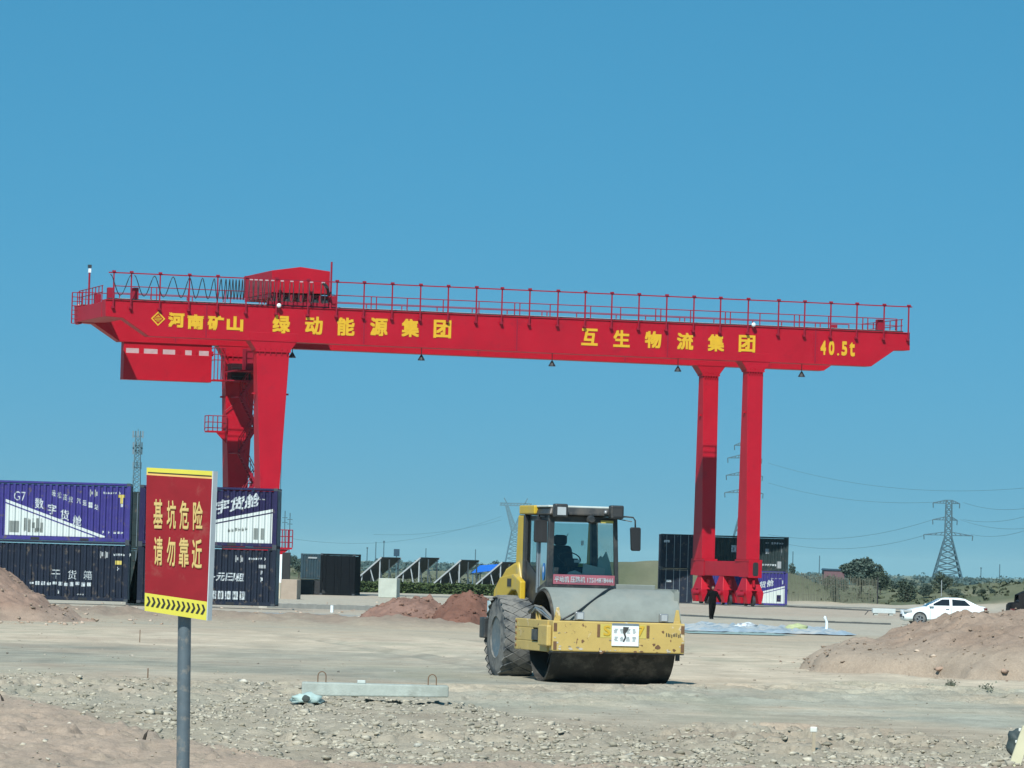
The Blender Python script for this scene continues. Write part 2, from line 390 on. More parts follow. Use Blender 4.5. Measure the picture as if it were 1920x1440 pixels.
# ------------------------------------------------------------------ heaps of earth
def heap(name, label, prof, cx, cy, rx, ry, seed, cols, res=.1, rough=1.0, group=None, cut=None):
    """lumpy heap over an ellipse; prof maps 0..1 (edge..middle) to height"""
    xs = np.arange(-rx * 1.5, rx * 1.5 + res, res); ys = np.arange(-ry * 1.5, ry * 1.5 + res, res * 1.2)
    X, Y = np.meshgrid(xs, ys, indexing='ij')
    wob = 1 + .28 * fbm(X / (rx * .5) + 7, Y / (ry * .5) + 3, seed, 3) * 2
    d = 1 - np.sqrt((X / rx) ** 2 + (Y / ry) ** 2) * wob
    h = np.interp(d, [-1, 0, 1], [-1.2, 0, 1]); H = np.where(d > 0, prof(np.clip(d, 0, 1), X, Y), d * 1.5)
    k = np.clip(d * 4, 0, 1)
    H = H + rough * k * (.42 * fbm(X / 1.2, Y / 1.2, seed + 1) + .30 * np.abs(fbm(X / .55, Y / .55, seed + 2, 3)) + .22 * np.abs(fbm(X / .26, Y / .26, seed + 3, 2)) + .10 * np.abs(fbm(X / .13, Y / .13, seed + 4, 2)) - .08)
    gzv = terrain(X + cx, Y + cy)[0] - zbase(cy)
    Z = np.where(d > -.05, H + gzv, gzv - .3)
    n = fbm(X / .9, Y / .9, seed + 5) * 2; nn = fbm(X / .25, Y / .25, seed + 6) * 2
    c = lerp(np.broadcast_to(cols[0], X.shape + (3,)), cols[1], np.clip(.4 + .8 * n, 0, 1)) * (1 + .16 * nn)[..., None]
    if len(cols) > 2: c = lerp(c, cols[2], np.clip(1 - d * 6, 0, .6))
    a, b = X.shape; ix = np.arange(a * b).reshape(a, b)
    q = np.stack([ix[:-1, :-1], ix[1:, :-1], ix[1:, 1:], ix[:-1, 1:]], -1).reshape(-1, 4)
    keep = (d > -.12).ravel()[q].any(1); q = q[keep]
    used = np.unique(q); remap = np.full(a * b, -1); remap[used] = np.arange(len(used))
    V = np.stack([X, Y, Z], -1).reshape(-1, 3)[used]
    me = np_mesh(name, V, remap[q]); set_col(me, np.clip(c, .02, .7).reshape(-1, 3)[used]); me.shade_smooth(); me.materials.append(M['soil'])
    o = link(name, me); o.location = (cx, cy, zbase(cy))
    return tag(o, label, 'earth heap', group)
# right hand heap
p = gp(1760, 1262)
heap('earth_heap', 'broad pinkish earth heap with pale stones hiding the lower half of the white saloon car',
     lambda d, X, Y: 1.30 * np.sqrt(np.clip(d * 1.9, 0, 1)) * (1 + .06 * X / 6), 13.2, 100.5, 6.6, 7.2, 201,
     [np.array((.285, .222, .170)), np.array((.225, .165, .122)), np.array((.33, .28, .215))], res=.055, rough=1.0)
# left hand heap before the navy container
heap('earth_heap', 'pinkish earth heap at the left edge in front of the navy container',
     lambda d, X, Y: 2.25 * np.clip(d * 1.15, 0, 1) ** .9, -17.7, 149, 4.3, 6.0, 231,
     [np.array((.285, .200, .152)), np.array((.225, .150, .110)), np.array((.33, .26, .20))], res=.07, rough=1.0)
# the two brown heaps behind the roller
heap('earth_heap', 'reddish brown earth heap between the container stack and the roller',
     lambda d, X, Y: 0.84 * np.sqrt(np.clip(d * 1.5, 0, 1)), -3.25, 171, 1.85, 3.4, 251,
     [np.array((.235, .145, .112)), np.array((.17, .10, .075))], res=.06, rough=1.0)
heap('earth_heap', 'darker red brown earth heap close behind the roller tyre',
     lambda d, X, Y: 1.02 * np.clip(d * 1.35, 0, 1) ** .8, -1.25, 168, 1.5, 3.0, 271,
     [np.array((.185, .095, .068)), np.array((.13, .064, .046))], res=.06, rough=.9)
# ================================================================== gantry crane
CO = at(1413, 1137, 340.0)                      # below the right front leg
CTH = math.atan(.289)
CUx = Vector((math.cos(CTH), math.sin(CTH), 0)); CW = Vector((-math.sin(CTH), math.cos(CTH), 0))
def cl(px, py, yl):
    d = ray(px, py); t = ((CO - CAM).dot(CW) + yl) / d.dot(CW); P = CAM + d * t - CO
    return (P.dot(CUx), P.z)
crane = thing('gantry_crane', CO, CTH, 'tall red gantry crane on four legs with yellow lettering along its beam', 'gantry crane')
def cpoly(pts, yl): return [cl(a, b, yl) for a, b in pts]
YR = 9.9
GP = [(198, 562), (1706, 625), (1706, 657), (1677, 657), (1635, 686), (277, 629), (230, 596), (198, 593)]
gpoly = cpoly(GP, 0)
for yl in (0, YR):
    MB().prism(gpoly, yl, yl + 1.3).build('girder', M['red'], crane, bevel=.02)
XL = gpoly[0][0]; XR = gpoly[1][0]
def ztop(x):   # top edge of the girder
    (xa, za), (xb, zb) = gpoly[0], gpoly[1]; return za + (zb - za) * (x - xa) / (xb - xa)
def zbot(x):
    (xa, za), (xb, zb) = gpoly[5], gpoly[4]; return za + (zb - za) * (x - xa) / (xb - xa)
# lower flange, seams
for yl in (0, YR):
    b = MB(); xa, xb = gpoly[5][0] + .05, gpoly[4][0] - .05
    b.hexa([(xa, yl - .06, zbot(xa) - .04), (xb, yl - .06, zbot(xb) - .04), (xb, yl + 1.36, zbot(xb) - .04), (xa, yl + 1.36, zbot(xa) - .04)],
           [(xa, yl - .06, zbot(xa) + .015), (xb, yl - .06, zbot(xb) + .015), (xb, yl + 1.36, zbot(xb) + .015), (xa, yl + 1.36, zbot(xa) + .015)])
    b.build('flange', M['red'], crane)
    b = MB(); b.hexa([(XL, yl - .07, ztop(XL) - .0), (XR, yl - .07, ztop(XR)), (XR, yl + 1.4, ztop(XR)), (XL, yl + 1.4, ztop(XL))],
           [(XL, yl - .07, ztop(XL) + .05), (XR, yl - .07, ztop(XR) + .05), (XR, yl + 1.4, ztop(XR) + .05), (XL, yl + 1.4, ztop(XL) + .05)])
    b.build('flange', M['red'], crane)
    for sx in (387, 683, 970, 1253, 1530):
        x = cl(sx, 600, 0)[0]
        MB().box(x - .05, x + .05, yl - .02, yl + .02, zbot(x) + .05, ztop(x) - .02).build('seam_strip', M['red_dull'], crane)
        bb = MB()
        for q in range(9):
            for dx in (-.16, .16):
                zz_ = zbot(x) + .25 + q * (ztop(x) - zbot(x) - .5) / 8; bb.box(x + dx - .025, x + dx + .025, yl - .02, yl + .005, zz_ - .025, zz_ + .025)
        bb.build('bolt_row', M['red_dull'], crane)['kind'] = 'stuff'
    # runway rail and deck edge
    MB().hexa([(XL + .3, yl + .55, ztop(XL) + .05), (XR - .3, yl + .55, ztop(XR) + .05), (XR - .3, yl + .67, ztop(XR) + .05), (XL + .3, yl + .67, ztop(XL) + .05)],
              [(XL + .3, yl + .55, ztop(XL) + .17), (XR - .3, yl + .55, ztop(XR) + .17), (XR - .3, yl + .67, ztop(XR) + .17), (XL + .3, yl + .67, ztop(XL) + .17)]).build('runway_rail', M['dark_steel'], crane)
# walkway decks and railings (front inner side and rear outer side)
def railing(y, name='handrail', x0=None, x1=None, h=1.05, step=2.6, toe=True, dz=.05):
    x0 = XL + .4 if x0 is None else x0; x1 = XR - .2 if x1 is None else x1
    b = MB()
    for hh, r in ((h, .035), (h * .55, .026)):
        b.tube([(x0, y, ztop(x0) + hh + dz), (x1, y, ztop(x1) + hh + dz)], r, 6)
    b.build(name, M['red_dull'], crane)
    n = int((x1 - x0) / step)
    for k in range(n + 1):
        x = x0 + (x1 - x0) * k / n
        for q in ((0, .38) if k % 2 else (0,)):
            MB().box(x - .03 + q, x + .03 + q, y - .03, y + .03, ztop(x) + dz, ztop(x) + h + dz).build('handrail_post', M['red_dull'], crane)
    if toe:
        MB().hexa([(x0, y - .01, ztop(x0) + dz), (x1, y - .01, ztop(x1) + dz), (x1, y + .02, ztop(x1) + dz), (x0, y + .02, ztop(x0) + dz)],
                  [(x0, y - .01, ztop(x0) + .22 + dz), (x1, y - .01, ztop(x1) + .22 + dz), (x1, y + .02, ztop(x1) + .22 + dz), (x0, y + .02, ztop(x0) + .22 + dz)]).build('toe_board', M['pale_deck'], crane)
for y in (-.9, YR + 2.3):
    pass
def deck(y0, y1):
    MB().hexa([(XL + .2, y0, ztop(XL) - .04), (XR - .1, y0, ztop(XR) - .04), (XR - .1, y1, ztop(XR) - .04), (XL + .2, y1, ztop(XL) - .04)],
              [(XL + .2, y0, ztop(XL) + .02), (XR - .1, y0, ztop(XR) + .02), (XR - .1, y1, ztop(XR) + .02), (XL + .2, y1, ztop(XL) + .02)]).build('walkway', M['pale_deck'], crane)
deck(1.41, 2.2); deck(YR + 1.41, YR + 2.3)
railing(2.15, x0=XL + 1.0); railing(YR + 2.25)
# end ties between the two girders
for x0, x1, za, zb in ((XL + .0, XL + 1.95, -.02, -1.12), (XR - 1.1, XR, -.02, -1.15)):
    MB().box(x0, x1, 1.32, YR - .02, ztop(x0) + zb, ztop(x0) + za - .05).build('end_tie', M['red'], crane, bevel=.02)
    for y in np.arange(1.6, YR, 1.15):
        xx = x0 + .06 if x0 < -10 else x1 - .06
        MB().box(xx - .03, xx + .03, y - .03, y + .03, ztop(x0) - .08, ztop(x0) + 1.05).build('handrail_post', M['red_dull'], crane)
    xx = x0 + .06 if x0 < -10 else x1 - .06
    b = MB()
    for hh in (1.05, .6): b.tube([(xx, 1.35, ztop(x0) + hh), (xx, YR, ztop(x0) + hh)], .03, 6)
    b.build('handrail', M['red_dull'], crane)
for x, y in ((XL + .7, 1.9), (XL + 2.2, .9), (XR - 2.0, .9), (XR - 2.0, YR + .6), (XL + 1.5, YR + .6)):
    MB().box(x - .22, x + .22, y - .25, y + .25, ztop(x) + .06, ztop(x) + .95).build('buffer_stop', M['red_dull'], crane, bevel=.03)
# tall posts carrying the cable track on the front face
POSTS = [213, 246, 300, 355, 408, 462, 519, 578, 632, 683, 736, 789, 841, 894, 942, 994, 1047, 1098, 1148, 1199, 1251, 1302, 1352, 1404, 1461, 1510, 1559, 1608, 1659, 1705]
def zrail(x):
    (xa, za), (xb, zb) = cl(204, 510.5, -.2), cl(1706, 575.5, -.2); return za + (zb - za) * (x - xa) / (xb - xa)
for pxp in POSTS:
    x = cl(pxp, 540, -.2)[0]
    b = MB(); b.box(x - .042, x + .042, -.25, -.16, ztop(x) - .42, zrail(x) + .10); b.box(x - .11, x + .11, -.32, -.1, zrail(x) + .03, zrail(x) + .15)
    b.box(x - .09, x + .09, -.26, -.012, ztop(x) - .55, ztop(x) - .42)
    b.build('track_post', M['red_dull'], crane)
xa, xb = cl(204, 510, -.2)[0], XR + .05
MB().bar((xa, -.2, zrail(xa)), (xb, -.2, zrail(xb)), .09, .08).build('cable_track', M['red_dull'], crane)
# festoon cables
hang = [207, 246, 252, 290, 325, 356, 380, 402, 415, 424, 431, 437, 443, 449, 455, 460]
for a, c in zip(hang, hang[1:]):
    if c - a < 6.5 and a == 246: continue
    x0, x1 = cl(a, 520, -.32)[0], cl(c, 520, -.32)[0]; dep = 1.42 if c - a > 8 else 1.38
    pts = []
    for k in range(15):
        t = k / 14; u = .5 - .5 * math.cos(2 * math.pi * t); pts.append((x0 + (x1 - x0) * t, -.32 + .02 * math.sin(k), zrail(x0) - .12 - dep * u ** .85))
    MB().tube(pts, .032, 6).build('festoon_cable', M['cable'], crane, smooth=True)
M['cable_brown'] = mat('cable_brown', (.05, .02, .024), .6)
M['hanger'] = mat('cable_hanger', (.42, .30, .31), .6)
for k, pxh in enumerate([471, 480, 489, 500, 511, 529, 547, 565, 584, 606]):
    x = cl(pxh, 530, -.32)[0]
    MB().box(x - .11, x + .11, -.4, -.27, zrail(x) - .13, zrail(x) - .05).build('cable_hanger', M['hanger'], crane)
    pts = [(x + .12 * s, -.34, zrail(x) - .16 - d) for s, d in ((-1, 0), (-1.1, .5), (-1.3, 1.0), (-.9, 1.28), (0, 1.38), (.9, 1.28), (1.3, 1.0), (1.1, .5), (1, 0))]
    MB().tube(pts, .038, 6).build('festoon_cable', M['cable_brown'], crane, smooth=True)
x = cl(606, 530, -.32)[0]; MB().tube([(x, -.3, zrail(x) - .1), (x + .3, -.3, zrail(x) - .4), (x + .55, .2, zrail(x) - .9)], .12, 6).build('cable_lead', M['cable'], crane)
# lettering
def cword(chars, xs, y0s, w, h, bold=.035):
    for ch, (pxc, pyc) in zip(chars, xs):
        (xa, za), (xb, zb), (xc, zc) = cl(pxc - w / 2, pyc - h / 2 - w * .021, -.03), cl(pxc + w / 2, pyc - h / 2 + w * .021, -.03), cl(pxc - w / 2, pyc + h / 2 - w * .021, -.03)
        b = MB(); text_quad(b, ch, (xa, -.03, za), (xb, -.03, zb), (xa, -.03, zc), bold)
        b.build('character', M['yellow_print'], crane)
cword('河南矿山', [(331, 600), (367, 603.5), (405, 605.5), (441, 607)], 0, 31, 28, .05)
cword('绿动能源集团', [(528, 608), (589, 610.5), (649, 612.5), (711, 613), (770, 615), (830, 617)], 0, 33, 34)
cword('互生物流集团', [(1106, 632), (1166, 635), (1225, 637), (1285, 640), (1343, 643), (1401, 644.5)], 0, 31, 32)
cword('405t', [(1544, 652), (1559.5, 652.5), (1583.5, 653.5), (1598, 655)], 0, 10.5, 27, .06)
cword('.', [(1571.5, 664.5)], 0, 4, 4.5)
del_ = None
b = MB()   # the diamond emblem
dc = cl(296.5, 597.5, -.03)
ro, ri = .50, .38
vs = [(dc[0] + math.cos(a) * r, -.03, dc[1] + math.sin(a) * r) for r in (ro, ri) for a in (0, math.pi / 2, math.pi, 3 * math.pi / 2)]
b.add(vs, [(0, 1, 5, 4), (1, 2, 6, 5), (2, 3, 7, 6), (3, 0, 4, 7)])
for zz, wd in ((.13, .15), (.03, .27), (-.07, .24), (-.16, .12)):
    b.add([(dc[0] - wd, -.03, dc[1] + zz - .02), (dc[0] + wd, -.03, dc[1] + zz - .02), (dc[0] + wd, -.03, dc[1] + zz + .025), (dc[0] - wd, -.03, dc[1] + zz + .025)], [(0, 1, 2, 3)])
b.add([(dc[0] - .06, -.03, dc[1] + .18), (dc[0] + .06, -.03, dc[1] + .18), (dc[0], -.03, dc[1] + .27)], [(0, 1, 2)])
b.build('emblem', M['yellow_print'], crane)
# legs: loft between a top and a bottom rectangle
def leg(tx0, tx1, ty0, ty1, zt, bx0, bx1, by0, by1, zb, name='leg'):
    return MB().hexa([(bx0, by0, zb), (bx1, by0, zb), (bx1, by1, zb), (bx0, by1, zb)], [(tx0, ty0, zt), (tx1, ty0, zt), (tx1, ty1, zt), (tx0, ty1, zt)]).build(name, M['red'], crane, bevel=.02)
rt0, rt1 = cl(1402, 695, 0), cl(1431.5, 696, 0); rb0, rb1 = cl(1400, 1045, -.5), cl(1424.5, 1045, -.5)
lt0, lt1 = cl(481, 657, 0), cl(543, 659, 0); lb0, lb1 = cl(491, 1040, -.5), cl(516, 1040, -.5)
ZB = cl(1413, 1052, -1)[1] + .09
for yl, s in ((0, 1), (YR, -1)):
    for (t0, t1, b0, b1, dpt, fl) in ((rt0, rt1, rb0, rb1, 1.05, .07), (lt0, lt1, lb0, lb1, 1.0, .1)):
        y0, y1 = (yl, yl + dpt) if s > 0 else (yl, yl + dpt)
        leg(t0[0], t1[0], y0 + .02, y1, t0[1], b0[0], b1[0], yl - .45, yl + 1.75, ZB)
        xm0, xm1, zt = t0[0], t1[0], t0[1]
        gw = .55
        zg = max(zbot(xm0), zbot(xm1))
        pz = zg + .55
        MB().prism([(xm0 - .02, zt), (xm0 - gw, zbot(xm0 - gw) + .03), (xm0 - gw, pz), (xm1 + gw, pz), (xm1 + gw, zbot(xm1 + gw) + .03), (xm1 + .02, zt)], yl - .02, yl + 1.28).build('gusset', M['red'], crane, bevel=.02)
        MB().box(xm0 - .07, xm1 + .07, yl - .09, y1 + .1, zt - .07, zt + .05).build('bolt_flange', M['red'], crane)
        b = MB()
        nb = 6
        for k in range(nb):
            xx = xm0 + (xm1 - xm0) * (k + .5) / nb
            b.box(xx - .025, xx + .025, yl - .1, yl - .02, zt - .24, zt - .07); b.box(xx - .025, xx + .025, yl - .1, yl - .03, zt + .05, zt + .2)
        b.build('stiffener', M['red'], crane)
        zl = zt - 3.0
        for sx in (xm0 - .02, xm1 - .01): MB().box(sx - .1, sx + .1, yl + .3, yl + .6, zl, zl + .12).build('lug', M['red'], crane)
# bottom beams
zc1 = cl(1413, 1052, -1)[1]; zc0 = cl(1413, 1083, -1)[1]
def bottom_beam(x0, x1, main):
    y0, y1 = -1.0, 12.2
    MB().box(x0 + .06, x1 - .06, y0 + .05, y1 - .05, zc0 + .05, zc1 - .05).build('bottom_beam', M['red'], crane, bevel=.03)
    for yy in (0.1, YR + .1):
        MB().box(x0 + .0, x1 + .0, yy - 1.1, yy + 1.9, zc1 - .05, zc1 + .09).build('bolt_flange', M['red'], crane)
        MB().box(x0 + .02, x0 + .07, yy - 1.0, yy + 1.0, zc0 + .02, zc1 - .06).build('cheek_plate', M['red'], crane)
    # end plate with the long opening
    xc = (x0 + x1) / 2 + .02; zc = (zc0 + zc1) / 2; zh, xw = (zc1 - zc0) * .42, .21
    MB().box(x0 + .02, x1 - .02, y0 - .02, y0 + .04, zc0 - .02, zc1).build('end_plate', M['red'], crane)
    pr = [(xc + math.copysign(abs(math.cos(a)) ** .4, math.cos(a)) * xw, zc + math.copysign(abs(math.sin(a)) ** .4, math.sin(a)) * zh) for a in [2 * math.pi * k / 20 for k in range(20)]]
    MB().prism(pr, y0 - .024, y0 - .018).build('opening', M['black'], crane)
    for yy in (.1, 5.2, YR + .2):
        bogie((x0 + x1) / 2, yy)
def bogie(xc, yc):
    z1 = zc0 + .05; zm = z1 * .52
    b = MB(); b.hexa([(xc - .62, yc - 1.0, zm), (xc + .62, yc - 1.0, zm), (xc + .62, yc + 1.0, zm), (xc - .62, yc + 1.0, zm)],
                     [(xc - .42, yc - .45, z1), (xc + .42, yc - .45, z1), (xc + .42, yc + .45, z1), (xc - .42, yc + .45, z1)])
    b.box(xc - .12, xc + .02, yc - 1.12, yc - .6, zm + .25, zm + .75)
    s = b.build('bogie_saddle', M['red'], crane, bevel=.04)
    for sx in (-.42, .42):
        for sy in (-.75, .75):
            MB().prism([(xc + sx - .19, zm + .02), (xc + sx + .19, zm + .02), (xc + sx + .24, zm - .18), (xc + sx + .1, .18), (xc + sx - .1, .18), (xc + sx - .24, zm - .18)], yc + sy - .42, yc + sy + .42).build('wheel_bracket', M['red'], crane, bevel=.03)
    for sy in (-.75, .75):
        MB().lathe([(.05, -.11), (.30, -.11), (.36, -.09), (.36, .09), (.30, .11), (.05, .11)], (xc, yc + sy, .38), (1, 0, 0), 18).build('wheel', M['dark_steel'], crane)
    MB().lathe([(.16, 0), (.2, .05), (.2, .45), (.14, .5)], (xc - .62, yc - .5, zm - .25), (-1, 0, 0), 12).build('drive_motor', M['red_dull'], crane)
bottom_beam(rb0[0] - .02, rb1[0] + .02, True)
lm = (lb0[0] + lb1[0]) / 2; hw = (rb1[0] - rb0[0]) / 2 + .02
bottom_beam(lm - hw, lm + hw, False)
# lamps under the front girder, floodlights on top
for a, c in ((790, 671), (1035, 682), (1271, 692), (1503, 702), (548, 666)):
    x, z = cl(a, c, .6)
    b = MB(); b.tube([(x, .6, zbot(x) - .03), (x, .6, z + .12)], .03, 6); b.build('lamp_stem', M['cable'], crane)
    MB().lathe([(.06, .2), (.10, .12), (.24, -.12), (.25, -.18), (.0, -.19)], (x, .6, z), (0, 0, 1), 14).build('work_lamp', M['cable'], crane)
for a, c in ((523, 573), (1413, 609)):
    x, z = cl(a, c, -.3)
    MB().lathe([(.02, -.12), (.13, -.1), (.16, .02), (.12, .12), (.0, .14)], (x, -.3, z), (.2, -.6, .4), 14).build('floodlight', M['white'], crane, smooth=True)
    MB().box(x - .04, x + .04, -.3, -.08, z - .25, z - .05).build('floodlight_bracket', M['red_dull'], crane)
# poles on top
x, z = cl(166, 573, YR); z2 = cl(166, 503, YR)[1]
MB().tube([(x, YR, ztop(x) - 1.0), (x, YR, z2 - .3)], .07, 8).build('wind_pole', M['red_dull'], crane)
MB().box(x - .09, x + .09, YR - .09, YR + .09, z2 - .3, z2 - .02).build('pole_light', M['white'], crane)
MB().box(x - .12, x + .12, YR - .12, YR + .12, z2 + .02, z2 + .25).build('pole_cap', M['dark_steel'], crane)
# trolley with its pitched house
ty0, ty1 = .55, 9.2
fr = cpoly([(510, 549), (510, 507), (564, 500.5), (619, 509), (618, 551)], ty0)
xt0, xt1 = fr[0][0], fr[4][0]; zf = fr[0][1]
trolley = MB().prism(fr, ty0, ty1).build('trolley_house', M['red'], crane, bevel=.02)
b = MB(); zt_ = ztop(xt0)
for y in (ty0 + .05, ty1 - .3):
    b.box(xt0 - .3, xt1 + .5, y - .15, y + .25, zt_ + .18, zt_ + .42)
for xx in np.linspace(xt0, xt1, 7): b.box(xx - .07, xx + .07, ty0 - .05, ty0 + .15, zt_ + .4, zf)
b.box(xt0, xt1, ty0 + .3, ty1 - .3, zf - .25, zf - .04)
b.build('trolley_frame', M['red_dull'], trolley)
for xx in (xt0 + .2, xt0 + 1.2, xt1 - 1.0, xt1 - .1):
    MB().lathe([(.06, -.1), (.26, -.1), (.3, 0), (.26, .1), (.06, .1)], (xx, ty0 + .06, zt_ + .4), (0, 1, 0), 14).build('wheel', M['dark_steel'], trolley)
MB().box(xt1 - .1, xt1 + .5, ty0 - .1, ty0 + .4, zt_ + .3, zt_ + .95).build('control_box', M['red_dull'], trolley)
b = MB()
for xx in np.linspace(xt0 + .3, xt1 - .3, 5): b.box(xx - .16, xx + .16, ty0 + .2, ty0 + .8, zt_ + .45, zf - .26)
b.build('machinery', M['dark_steel'], trolley)
xq = cl(617, 550, ty0)[0]; zq = cl(617, 491, ty0)[1]
MB().tube([(xq + .1, ty0 - .1, zf - 1.0), (xq + .1, ty0 - .1, zq)], .07, 8).build('pole', M['red_dull'], trolley)
# electrical house hung below the left cantilever
hb = cpoly([(233, 646), (398, 656), (398, 717), (233, 711)], 9.85)
hx0, hx1 = hb[0][0], hb[1][0]; hz1, hz0 = hb[0][1] - .15, hb[3][1]
house = MB().box(hx0, hx1, 9.85, 10.95, hz0, hz1 - .42).build('electrical_house', M['red'], crane, bevel=.02)
MB().box(hx0 + .0, hx1, 9.96, 10.9, hz1 - .43, hz1 + .5).build('house_hanger', M['red'], house)
for k, (a, c) in enumerate(((237, 261), (270, 296), (306, 329), (348, 360), (374, 392))):
    xx0, xx1 = cl(a, 650, 9.85)[0], cl(c, 650, 9.85)[0]
    MB().box(xx0, xx1, 9.90, 9.94, hz1 - .42, hz1 - .08).build('vent', M['hanger'], house)
    MB().box(xx1, xx1 + .35, 9.88, 10.8, hz1 - .42, hz1 - .08).build('vent_post', M['red'], house)
# platforms: cage beside the house, step platform on the rear leg, base platform on the front leg
def platform(pxa, pxb, pyf, pyr, yl, depth, bars=4, name='platform'):
    x0, z0 = cl(pxa, pyf, yl); x1, _ = cl(pxb, pyf, yl); z1 = cl(pxa, pyr, yl)[1]
    fl = MB().box(x0, x1, yl, yl + depth, z0 - .12, z0).build(name, M['red'], crane)
    b = MB()
    for zz in (z1, z1 - .45, z1 - .85):
        if zz < z0 + .15: continue
        b.tube([(x0, yl, zz), (x1, yl, zz), (x1, yl + depth, zz)], .035, 6); b.tube([(x0, yl, zz), (x0, yl + depth, zz)], .035, 6)
    b.build('handrail', M['red_dull'], fl)
    for k in range(bars + 1):
        xx = x0 + (x1 - x0) * k / bars
        MB().tube([(xx, yl, z0), (xx, yl, z1)], .035, 6).build('handrail_post', M['red_dull'], fl)
        if k in (0, bars): MB().tube([(xx, yl + depth, z0), (xx, yl + depth, z1)], .035, 6).build('handrail_post', M['red_dull'], fl)
    return fl, x0, x1, z0
platform(401, 421, 711, 652, 9.0, 1.2, 3)
f_, x0, x1, z0 = platform(390, 425, 807, 779, YR - .3, 1.1, 4)
MB().prism([(x1, z0 - .12), (x1, z0 - .9), (x0 + .6, z0 - .13)], YR - .3, YR - .2).build('bracket', M['red'], f_)
MB().tube([(x1 - .15, YR - .3, z0 + 1.0), (x1 - .15, YR - .3, z0 + 1.4), (x1 + .25, YR - .3, z0 + 1.75), (x1 + .55, YR - .3, z0 + 2.0)], .035, 6).build('handrail', M['red_dull'], f_)
f_, x0, x1, z0 = platform(516, 548, 1026, 993, -.6, 1.3, 5)
MB().prism([(x0 - .2, z0 - .12), (x0 - .2, z0 - 1.0), (x1 - .2, z0 - .13)], -.5, -.4).build('bracket', M['red'], f_)
# left end ladder cage
x0, z0 = cl(134, 606, YR); x1, z1 = cl(154, 549, YR)
b = MB()
for xx in (x0, x1): b.tube([(xx, YR, z0), (xx, YR, z1)], .045, 6)
b.build('ladder_rail', M['red_dull'], crane)
for k in range(8):
    zz = z0 + (z1 - z0) * k / 7; MB().tube([(x0, YR, zz), (x1, YR, zz)], .03, 6).build('rung', M['red_dull'], crane)
x2 = cl(160, 600, YR)[0]
MB().box(x1, XL + .1, YR - .1, YR + 1.2, ztop(XL) - 1.25, ztop(XL) - 1.15).build('platform', M['red'], crane)
# rear left leg stair flights and upper platforms
lx = lt0[0]; zr = lt0[1]
def stair(p, q, wdt=.7):
    b = MB(); p = Vector(p); q = Vector(q)
    for s in (0, wdt):
        o = Vector((0, s, 0)); b.bar(p + o, q + o, .05, .2)
    b.build('stair_stringer', M['red_dull'], crane)
    b = MB()
    for s in (0, wdt):
        o = Vector((0, s, 1.0)); b.tube([p + o, q + o], .03, 6)
        for t in (0, .33, .66, 1): b.tube([p.lerp(q, t) + Vector((0, s, 0)), p.lerp(q, t) + o], .025, 6)
    b.build('handrail', M['red_dull'], crane)
    n = int(abs(q.z - p.z) / .25)
    for k in range(n):
        c = p.lerp(q, (k + .5) / n); MB().box(c.x - .12, c.x + .12, c.y + .03, c.y + wdt - .03, c.z - .02, c.z + .02).build('tread', M['red_dull'], crane)
sx0 = cl(447, 700, 8.6)[0]; sx1 = cl(476, 700, 8.6)[0]
zz = [cl(460, q, 8.6)[1] for q in (700, 745, 800, 850, 905, 960, 1010)]
for k in range(6):
    a, c = (sx0, sx1) if k % 2 else (sx1, sx0)
    stair((c, 7.2, zz[k + 1]), (a, 7.2, zz[k]))
    MB().box(min(a, c) - .3 if a < c else a - .1, (a + .1) if a < c else a + .3 + .0, 7.1, 9.9, zz[k] - .05, zz[k]).build('landing', M['red_dull'], crane)
MB().box(sx0 - .9, sx1 + .4, 5.0, 8.9, zr - 1.25, zr - 1.17).build('landing', M['red_dull'], crane)
MB().box(sx0 - .2, sx0 + 1.0, 5.4, 6.6, zr - 1.15, zr + .35).build('cabinet', M['red_dull'], crane)
M['red_shaded'] = mat('crane_red_shaded', (.028, .006, .010), .8, spec=.15)  # crane red as it looks in shade, the darkness put into the colour
a_, b_ = cl(434, 681, 7.9), cl(470, 713, 7.9)
mc_ = MB().box(a_[0], b_[0], 7.9, 9.2, b_[1], a_[1]).build('shade_box', M['red_shaded'], crane, bevel=.04)  # added box with dark bars, put in to shade the rear leg
for k in range(3): MB().box(a_[0] + .1, b_[0] - .1, 7.86, 7.898, b_[1] + .2 + .3 * k, b_[1] + .26 + .3 * k).build('shade_box_bar', M['black'], mc_)
MB().box(a_[0] - .3, b_[0] + .9, 7.2, 9.85, b_[1] - .12, b_[1] - .04).build('landing', M['red_dull'], crane)  # landing added under the box, widens the shade on the leg
# long cable hanging beside the left front leg
x, z = cl(533, 700, .4)
MB().tube([(x + .2, 1.2, zr), (x + .1, 1.0, 2.0)], .02, 6).build('hanging_cable', M['galv'], crane)
# rails the crane runs on
for xc in ((rb0[0] + rb1[0]) / 2, lm):
    pass
